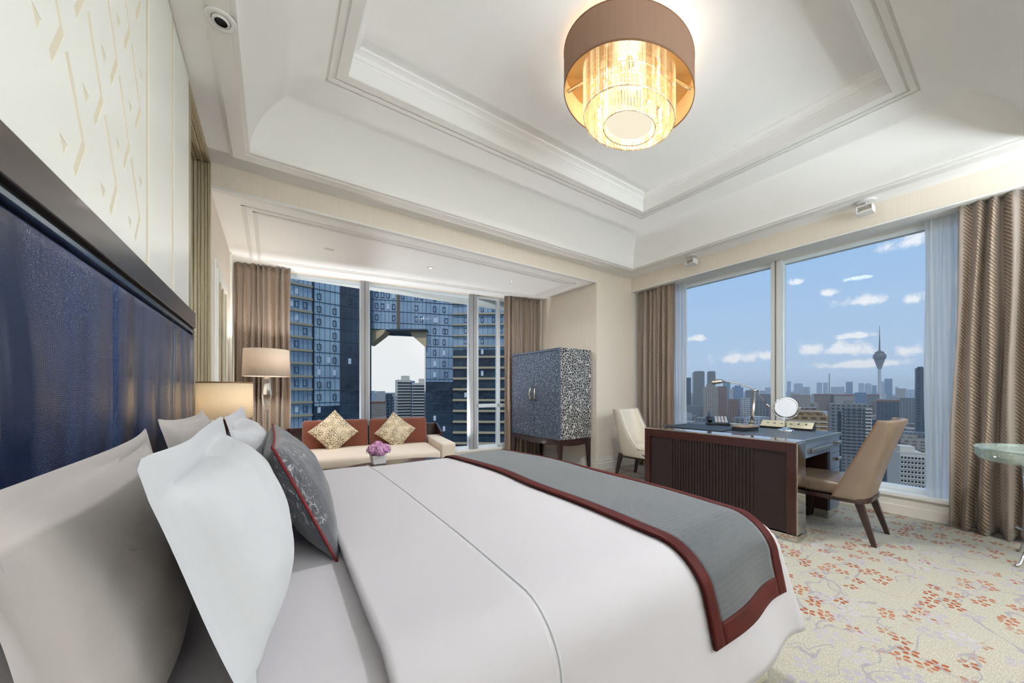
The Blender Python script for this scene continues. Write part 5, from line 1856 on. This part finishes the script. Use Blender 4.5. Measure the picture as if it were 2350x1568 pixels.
# grey apartment block with balcony stacks
t, w_, dp, H = building('large grey apartment block with white balcony ends behind the desk chair', 1904, 1998, 930, 330, 'fac_grey', 22, 0.12, 'none')
obj('roof_terrace', MB().box(-w_ * 0.50, w_ * 0.45, 1, 20, H, H + 1.2).box(-w_ * 0.1, w_ * 0.1, 6, 14, H, H + 4.5), M['concrete_grey'], t)
obj('stair_slot', MB().box(-w_ * 0.30, -w_ * 0.22, -0.4, 0.2, 0, H - 6), M['glass_dark'], t)
src = None
for k in range(22):
    z = H - 4.0 - k * 3.1
    if src is None:
        src = obj('balcony', MB().box(w_ * 0.36, w_ * 0.52, -1.8, 0.5, 0, 1.15), M['concrete_pale'], t)
        r_ = src
    else:
        r_ = share(src, t)
    r_.location = (0, 0, z)
wsrc = None
for k in range(14):
    for j in range(9):
        if wsrc is None:
            wsrc = obj('window', MB().box(-w_ * 0.018, w_ * 0.018, -0.25, 0.1, 0, 1.4), M['glass_dark'], t)
            r_ = wsrc
        else:
            r_ = share(wsrc, t)
        r_.location = (-w_ * 0.15 + j * w_ * 0.058, 0, H - 5.5 - k * 3.1)

# gold hotel with tiered roof
t, w_, dp, H = building('gold-brown hotel block with tiered roof behind the vanity mirror', 1808, 1898, 958, 300, 'fac_gold', 30, 0.0, 'none')
for k in range(3):
    obj('roof_tier', MB().box(-w_ * (0.52 - 0.06 * k), w_ * (0.52 - 0.06 * k), 0.5 + k * 2, 29 - k * 2, H + 1.6 * k, H + 1.6 * (k + 1)), M['fac_gold'], t)
for k in range(8):
    obj('facade_band', MB().box(-w_ * 0.51, w_ * 0.51, -0.4, 0.2, H - 4 - 3.6 * k, H - 3.2 - 3.6 * k), M['concrete_pale'], t)

# white block with rows of windows
t, w_, dp, H = building('pale concrete block with rows of square windows low beside the sheer', 2064, 2132, 1042, 150, 'concrete_pale', 18, 0.25, 'none')
obj('roof_house', MB().box(-w_ * 0.42, w_ * 0.12, 3, 10, H, H + 2.6), M['concrete_pale'], t)
obj('roof_parapet', MB().box(-w_ * 0.5, w_ * 0.5, -0.1, 0.25, H, H + 0.8), M['concrete_pale'], t)
ws = bs = None
for k in range(9):
    for j in range(8):
        x = -w_ * 0.43 + j * w_ * 0.123
        z = H - 2.3 - k * 2.0
        if ws is None:
            q_ = w_ * 0.123
            ws = obj('window', MB().box(-0.34 * q_, 0.34 * q_, -0.06, 0.1, 0, 0.85), M['glass_dark'], t)
            bs = obj('window_ledge', MB().box(-0.42 * q_, 0.42 * q_, -0.35, 0.0, -0.5, -0.05), M['concrete_pale'], t)
            a_, b_ = ws, bs
        else:
            a_, b_ = share(ws, t), share(bs, t)
        a_.location = (x, 0, z)
        b_.location = (x, 0, z)

# crane mast and television tower
x, y = far_point(1903, 320)
t = thing('thin_mast', 'thin lattice mast rising over the grey apartment roof', 'mast', (x, y, GZ))
obj('mast_pole', MB().tube([(0, 0, 0), (0, 0, 112 + 1.15 + (895 - 857) / 808 * 320)], [0.9, 0.25], 6), M['concrete_grey'], t)
obj('guy_wire', MB().tube([(0, 0, 110), (14, -10, 80)], 0.12, 4).tube([(0, 0, 110), (-14, 10, 80)], 0.12, 4), M['concrete_grey'], t)
D_TV = 1260
x, y = far_point(2018.5, D_TV)
t = thing('television_tower', 'grey television tower with flared pod and needle spire', 'tower', (x, y, GZ))
hz_ = lambda v: 1.15 + (895 - v) / 808 * D_TV - GZ
obj('shaft', MB().lathe([(8.5, 0), (4.6, 90), (4.2, hz_(846)), (4.2, hz_(812))], 16), M['tower_concrete'], t, smooth=True, auto=40)
obj('pod', MB().lathe([(4.6, hz_(847)), (13.0, hz_(826)), (17.0, hz_(822)), (17.5, hz_(817)), (15.5, hz_(813)), (10, hz_(812))], 24), M['tower_pod'], t)
for k in range(10):
    a = 2 * PI * k / 10
    obj('pod_rib', MB().tube([(4.9 * math.cos(a), 4.9 * math.sin(a), hz_(847)), (13.4 * math.cos(a), 13.4 * math.sin(a), hz_(826))], 0.6, 5), M['tower_concrete'], t)
obj('upper_deck', MB().lathe([(12, hz_(812)), (12.5, hz_(809)), (6, hz_(806)), (3, hz_(804))], 20), M['tower_pod'], t)
obj('spire', MB().lathe([(2.4, hz_(806)), (1.8, hz_(785)), (1.0, hz_(770)), (0.5, hz_(748))], 8), M['tower_pod'], t)

# ---- blue glass gate tower seen from the sofa window
def glassy(name, c0, c1, rough=0.12):
    m, T = new_mat(name)
    co = T.n('ShaderNodeTexCoord').outputs['Object']
    x, y, z = T.sep(co)
    n1 = T.noise(T.comb(T.m('MULTIPLY', x, 0.06), T.m('MULTIPLY', y, 0.06), T.m('MULTIPLY', z, 0.035)), 1.0, 3.0)
    c = T.mix(T.step(n1, 0.35, 0.65), c0, c1)
    p = T.n('ShaderNodeBsdfPrincipled', Base_Color=c, Roughness=rough, Metallic=0.1)
    b = T.n('ShaderNodeBump', Height=T.noise(co, 0.25, 2.0), Strength=0.3, Distance=0.5)
    T.t.links.new(b.outputs[0], p.inputs['Normal'])
    finish(T, p.outputs[0])


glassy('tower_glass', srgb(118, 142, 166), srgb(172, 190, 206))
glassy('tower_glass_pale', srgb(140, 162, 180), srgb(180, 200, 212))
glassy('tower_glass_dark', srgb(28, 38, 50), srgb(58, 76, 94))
pbr('band_tan', srgb(176, 162, 134), 0.7)
pbr('band_dark', srgb(58, 70, 84), 0.5)
pbr('vent_dark', srgb(40, 54, 76), 0.3)
pbr('vent_light', srgb(206, 214, 224), 0.4)
pbr('pier_brown', srgb(124, 98, 78), 0.6)
pbr('soffit_tan', srgb(200, 178, 140), 0.7)

gate = thing('glass_gate_tower', 'curved blue glass tower with an octagonal gateway outside the sofa window', 'building', (0, 0, 0))
FLO = 3.3


def wing(u0, d0, u1, d1, zlo, zhi, glass, band, band_h, band_out, nv_, vents, seed, split_z=None, mull=8):
    """one flat stretch of the facade: glass wall, floor bands, mullions, vent windows"""
    rnd = random.Random(seed)
    a, b = Vector((*far_point(u0, d0), 0)), Vector((*far_point(u1, d1), 0))
    L = (b - a).length
    rz = math.atan2((b - a).y, (b - a).x)
    body = obj('curtain_wall', MB().box(0, L, 0, 6, zlo, zhi), M[glass], gate)
    body.location = a
    body.rotation_euler = (0, 0, rz)
    src = None
    k = math.ceil((zlo - 1.0) / FLO)
    while k * FLO + 1.0 < zhi:
        z = k * FLO + 1.0
        if src is None:
            src = obj('floor_band', MB().box(0, L, -band_out, 0.05, 0, band_h), M[band], gate)
            r_ = src
        else:
            r_ = share(src, gate)
        r_.location = (a.x, a.y, z)
        r_.rotation_euler = (0, 0, rz)
        k += 1
    m_ = MB()
    mull = max(2, round(mull * 0.62))
    for j in range(mull + 1):
        x = L * j / mull
        m_.box(x - 0.03, x + 0.03, -0.06, 0.02, zlo, zhi)
    mo = obj('mullions', m_, M['band_dark'], body)
    mo['kind'] = 'stuff'
    d, l = None, None
    for (fx, p) in vents:
        k = math.ceil((zlo - 1.0) / FLO)
        while k * FLO + 1.0 < zhi - 2:
            z = k * FLO + 1.0 + band_h + 0.55
            k += 1
            if not (-22 < z < 34) or rnd.random() > p:
                continue
            light = rnd.random() < 0.22
            key = l if light else d
            if key is None:
                mm_ = MB().box(-0.36, 0.36, -0.16, 0.0, 0, 1.5)
                if not light:
                    mm_ = MB().box(-0.45, -0.33, -0.16, 0.0, 0, 1.6).box(0.33, 0.45, -0.16, 0.0, 0, 1.6).box(-0.33, 0.33, -0.16, 0.0, 0, 0.12).box(-0.33, 0.33, -0.16, 0.0, 1.48, 1.6)
                o_ = obj('vent_window', mm_, M['vent_light' if light else 'vent_dark'], gate)
                if light:
                    l = o_
                else:
                    d = o_
            else:
                o_ = share(key, gate)
            p_ = a + (b - a).normalized() * (fx * L)
            o_.location = (p_.x, p_.y, z)
            o_.rotation_euler = (0, 0, rz)
    return a, b


ZLO, ZHI = -70, 52
wing(618, 84, 716, 91, ZLO, ZHI, 'tower_glass', 'band_tan', 0.55, 0.5, 4, ((0.62, 0.6), (0.82, 0.6), (0.5, 0.3)), 1, mull=14)
wing(716, 91.5, 721, 91.8, ZLO, ZHI, 'tower_glass_dark', 'band_dark', 0.3, 0.2, 1, (), 2, mull=2)
wing(721, 91.5, 780, 96, ZLO, -3.1, 'tower_glass_dark', 'band_dark', 0.16, 0.12, 3, ((0.18, 0.75), (0.55, 0.45), (0.78, 0.6)), 13, mull=8)  # lower storeys: dark reflection of neighbouring blocks put into the glass colour
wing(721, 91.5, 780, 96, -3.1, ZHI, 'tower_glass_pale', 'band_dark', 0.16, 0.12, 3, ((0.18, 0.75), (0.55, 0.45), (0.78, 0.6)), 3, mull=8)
wing(780, 96, 852, 101, ZLO, ZHI, 'tower_glass_dark', 'band_dark', 0.16, 0.12, 2, ((0.3, 0.25), (0.62, 0.25)), 4, mull=9)
zg = 1.15 + (895 - 757) / 808 * 104
wing(846, 102, 911, 104, zg, ZHI, 'tower_glass', 'band_dark', 0.14, 0.10, 3, ((0.28, 0.8), (0.48, 0.8), (0.68, 0.5), (0.88, 0.6)), 5, mull=12)
wing(917, 104, 978, 106, zg, ZHI, 'tower_glass', 'band_dark', 0.14, 0.10, 3, ((0.12, 0.7), (0.62, 0.5), (0.82, 0.6)), 6, mull=12)
wing(977, 106, 1040, 108.5, ZLO, 3.6, 'tower_glass_dark', 'band_dark', 0.16, 0.12, 3, ((0.32, 0.8), (0.40, 0.2), (0.66, 0.5), (0.74, 0.35)), 17, mull=9)  # reflected dark neighbours painted into the glass of these lower floors
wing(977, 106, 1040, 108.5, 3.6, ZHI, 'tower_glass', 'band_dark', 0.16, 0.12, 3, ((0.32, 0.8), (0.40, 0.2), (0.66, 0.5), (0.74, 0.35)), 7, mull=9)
wing(1040, 108.2, 1200, 107, ZLO, 13.4, 'tower_glass_dark', 'band_tan', 0.62, 0.7, 4, ((0.18, 0.6), (0.42, 0.5), (0.58, 0.5), (0.68, 0.3)), 8, mull=22)  # lower floors coloured dark for the buildings they would reflect
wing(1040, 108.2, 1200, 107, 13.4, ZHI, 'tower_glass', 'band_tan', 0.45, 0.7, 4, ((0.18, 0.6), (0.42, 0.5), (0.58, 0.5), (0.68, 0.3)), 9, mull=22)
# pier over the gateway and the tan soffit brackets
a = far_point(911, 103.6)
b = far_point(917, 103.8)
obj('pier', MB().hexa([(*a, zg), (*b, zg), (b[0] + 1, b[1] + 4, zg), (a[0] + 1, a[1] + 4, zg)], [(*a, ZHI), (*b, ZHI), (b[0] + 1, b[1] + 4, ZHI), (a[0] + 1, a[1] + 4, ZHI)]), M['pier_brown'], gate)


def gate_prism(uv_pts, d, thick, name, mat):
    vs = []
    for dd in (d, d + thick):
        for (u, v) in uv_pts:
            x, y = far_point(u, d)
            k = dd / d
            vs.append((x + FWX * (dd - d), y + FWY * (dd - d), 1.15 + (895 - v) / 808 * d))
    n = len(uv_pts)
    fs = [tuple(range(n)), tuple(reversed(range(n, 2 * n)))] + [(i, n + i, n + (i + 1) % n, (i + 1) % n) for i in range(n)]
    return obj(name, MB().add(vs, fs), M[mat], gate)


gate_prism([(845, 756), (885, 757), (878, 768), (848, 791), (845, 791)], 103, 4, 'gateway_bracket', 'soffit_tan')
gate_prism([(978, 756), (938, 757), (945, 770), (976, 797), (978, 797)], 105, 4, 'gateway_bracket', 'soffit_tan')
gate_prism([(846, 755), (978, 755), (978, 758.5), (846, 758.5)], 103.5, 5, 'gateway_lintel', 'band_dark')
gate_prism([(884, 757), (940, 757), (946, 771), (877, 768)], 118, 2, 'gateway_soffit', 'tower_glass_dark')

# ---- blocks seen through the gateway
for b in (('striped round-cornered office tower, left half, seen through the gateway', 912, 944, 872, 420, 'concrete_pale', 20, 0.15, 'none', 11, 'glass_dark'),
          ('striped round-cornered office tower, right half, seen through the gateway', 946, 982, 879, 420, 'concrete_pale', 20, -0.05, 'none', 11, 'glass_dark')):
    t, w_, dp, H = building(b[0], b[1], b[2], b[3], b[4], b[5], b[6], b[7], b[8])
    src = None
    for k in range(16):
        if src is None:
            src = obj('window_band', MB().box(-w_ * 0.49, w_ * 0.49, -0.5, 0.3, 0, 1.7), M['glass_dark'], t)
            r_ = src
        else:
            r_ = share(src, t)
        r_.location = (0, 0, H - 4.5 - k * 3.5)
    obj('roof_block', MB().box(-w_ * 0.1, w_ * 0.42, 4, 16, H, H + 5), M['concrete_pale'], t)
building('blue glass spine between the two striped halves', 936, 952, 876, 424, 'fac_blue', 14, 0, None)
building('dark blue slab with white flank left of the striped tower', 886, 900, 906, 380, 'fac_dark', 14, 0.0, None)
building('white slab beside the dark blue one', 897, 912, 909, 385, 'fac_pale', 14, 0.0, None)
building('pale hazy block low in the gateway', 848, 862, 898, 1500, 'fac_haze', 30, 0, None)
building('pale pinkish tower group in the gateway', 863, 884, 899, 1300, 'fac_pale', 30, 0, None)
building('low pale roofs under the pinkish group', 850, 886, 925, 700, 'fac_beige', 40, 0.2, 'red')

# ---- the rest of the town, too dense to count
rnd = random.Random(12)
keys = ['fac_beige', 'fac_grey', 'fac_pale', 'fac_brick', 'fac_haze']
town, town_m, wood = MB(), [], MB()
for k in range(2600):
    dist = 380 * (8.0 ** rnd.random())
    u = rnd.uniform(1540, 2160) if rnd.random() < 0.82 else rnd.uniform(760, 1000)
    x, y = far_point(u, dist)
    hmax = 34 + 34 * rnd.random() ** 2
    if dist > 1400:
        hmax += 40 * rnd.random() ** 3
    if rnd.random() < 0.06:
        hmax *= 1.4
    w_, d_ = rnd.uniform(14, 34), rnd.uniform(14, 40)
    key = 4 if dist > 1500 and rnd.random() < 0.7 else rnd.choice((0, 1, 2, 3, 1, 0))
    green = rnd.random() < 0.12
    a = 0.35 if rnd.random() < 0.5 else -0.1
    if any((x - p[0]) ** 2 + (y - p[1]) ** 2 < (p[2] + 22) ** 2 for p in FOOT):
        continue
    c_, s_ = math.cos(a), math.sin(a)
    q = [(x + px * c_ - py * s_, y + px * s_ + py * c_) for px, py in ((-w_ / 2, -d_ / 2), (w_ / 2, -d_ / 2), (w_ / 2, d_ / 2), (-w_ / 2, d_ / 2))]
    if green:
        h_ = rnd.uniform(8, 16)
        n_ = 7
        base = [(x + w_ * 0.6 * math.cos(6.283 * i / n_), y + w_ * 0.6 * math.sin(6.283 * i / n_)) for i in range(n_)]
        vs = [(*p, GZ) for p in base] + [(*p, GZ + h_ * rnd.uniform(0.5, 0.8)) for p in base] + [(x, y, GZ + h_)]
        wood.add(vs, [(i, (i + 1) % n_, n_ + (i + 1) % n_, n_ + i) for i in range(n_)] + [(n_ + i, n_ + (i + 1) % n_, 2 * n_) for i in range(n_)])
    else:
        town.hexa([(*p, GZ - 1) for p in q], [(*p, GZ + hmax) for p in q])
        town_m += [key] * 6
o_ = obj('city_blocks', town, [M[k] for k in keys], fix=False)
o_.data.polygons.foreach_set('material_index', town_m)
tag(o_, 'dense mass of low city buildings filling the view below the skyline', 'buildings', None, 'stuff')
o_ = obj('treetops', wood, M['tree_green'])
tag(o_, 'dark green treetops scattered between the low city buildings', 'trees', None, 'stuff')

# ---- thin haze over the far town
hz = obj('haze', MB().prism([(160, -3000), (9000, -3000), (9000, 6600), (160, 140)], 'z', GZ + 1, 130), None)
hm, T = new_mat('haze_air')
hv = T.n('ShaderNodeVolumeScatter', Color=(0.98, 0.99, 1.0), Density=0.00018, Anisotropy=0.2)
T.n('ShaderNodeOutputMaterial', Volume=hv.outputs[0])
hz.data.materials.append(hm)
tag(hz, 'thin bluish haze hanging over the distant town', 'haze', None, 'stuff')
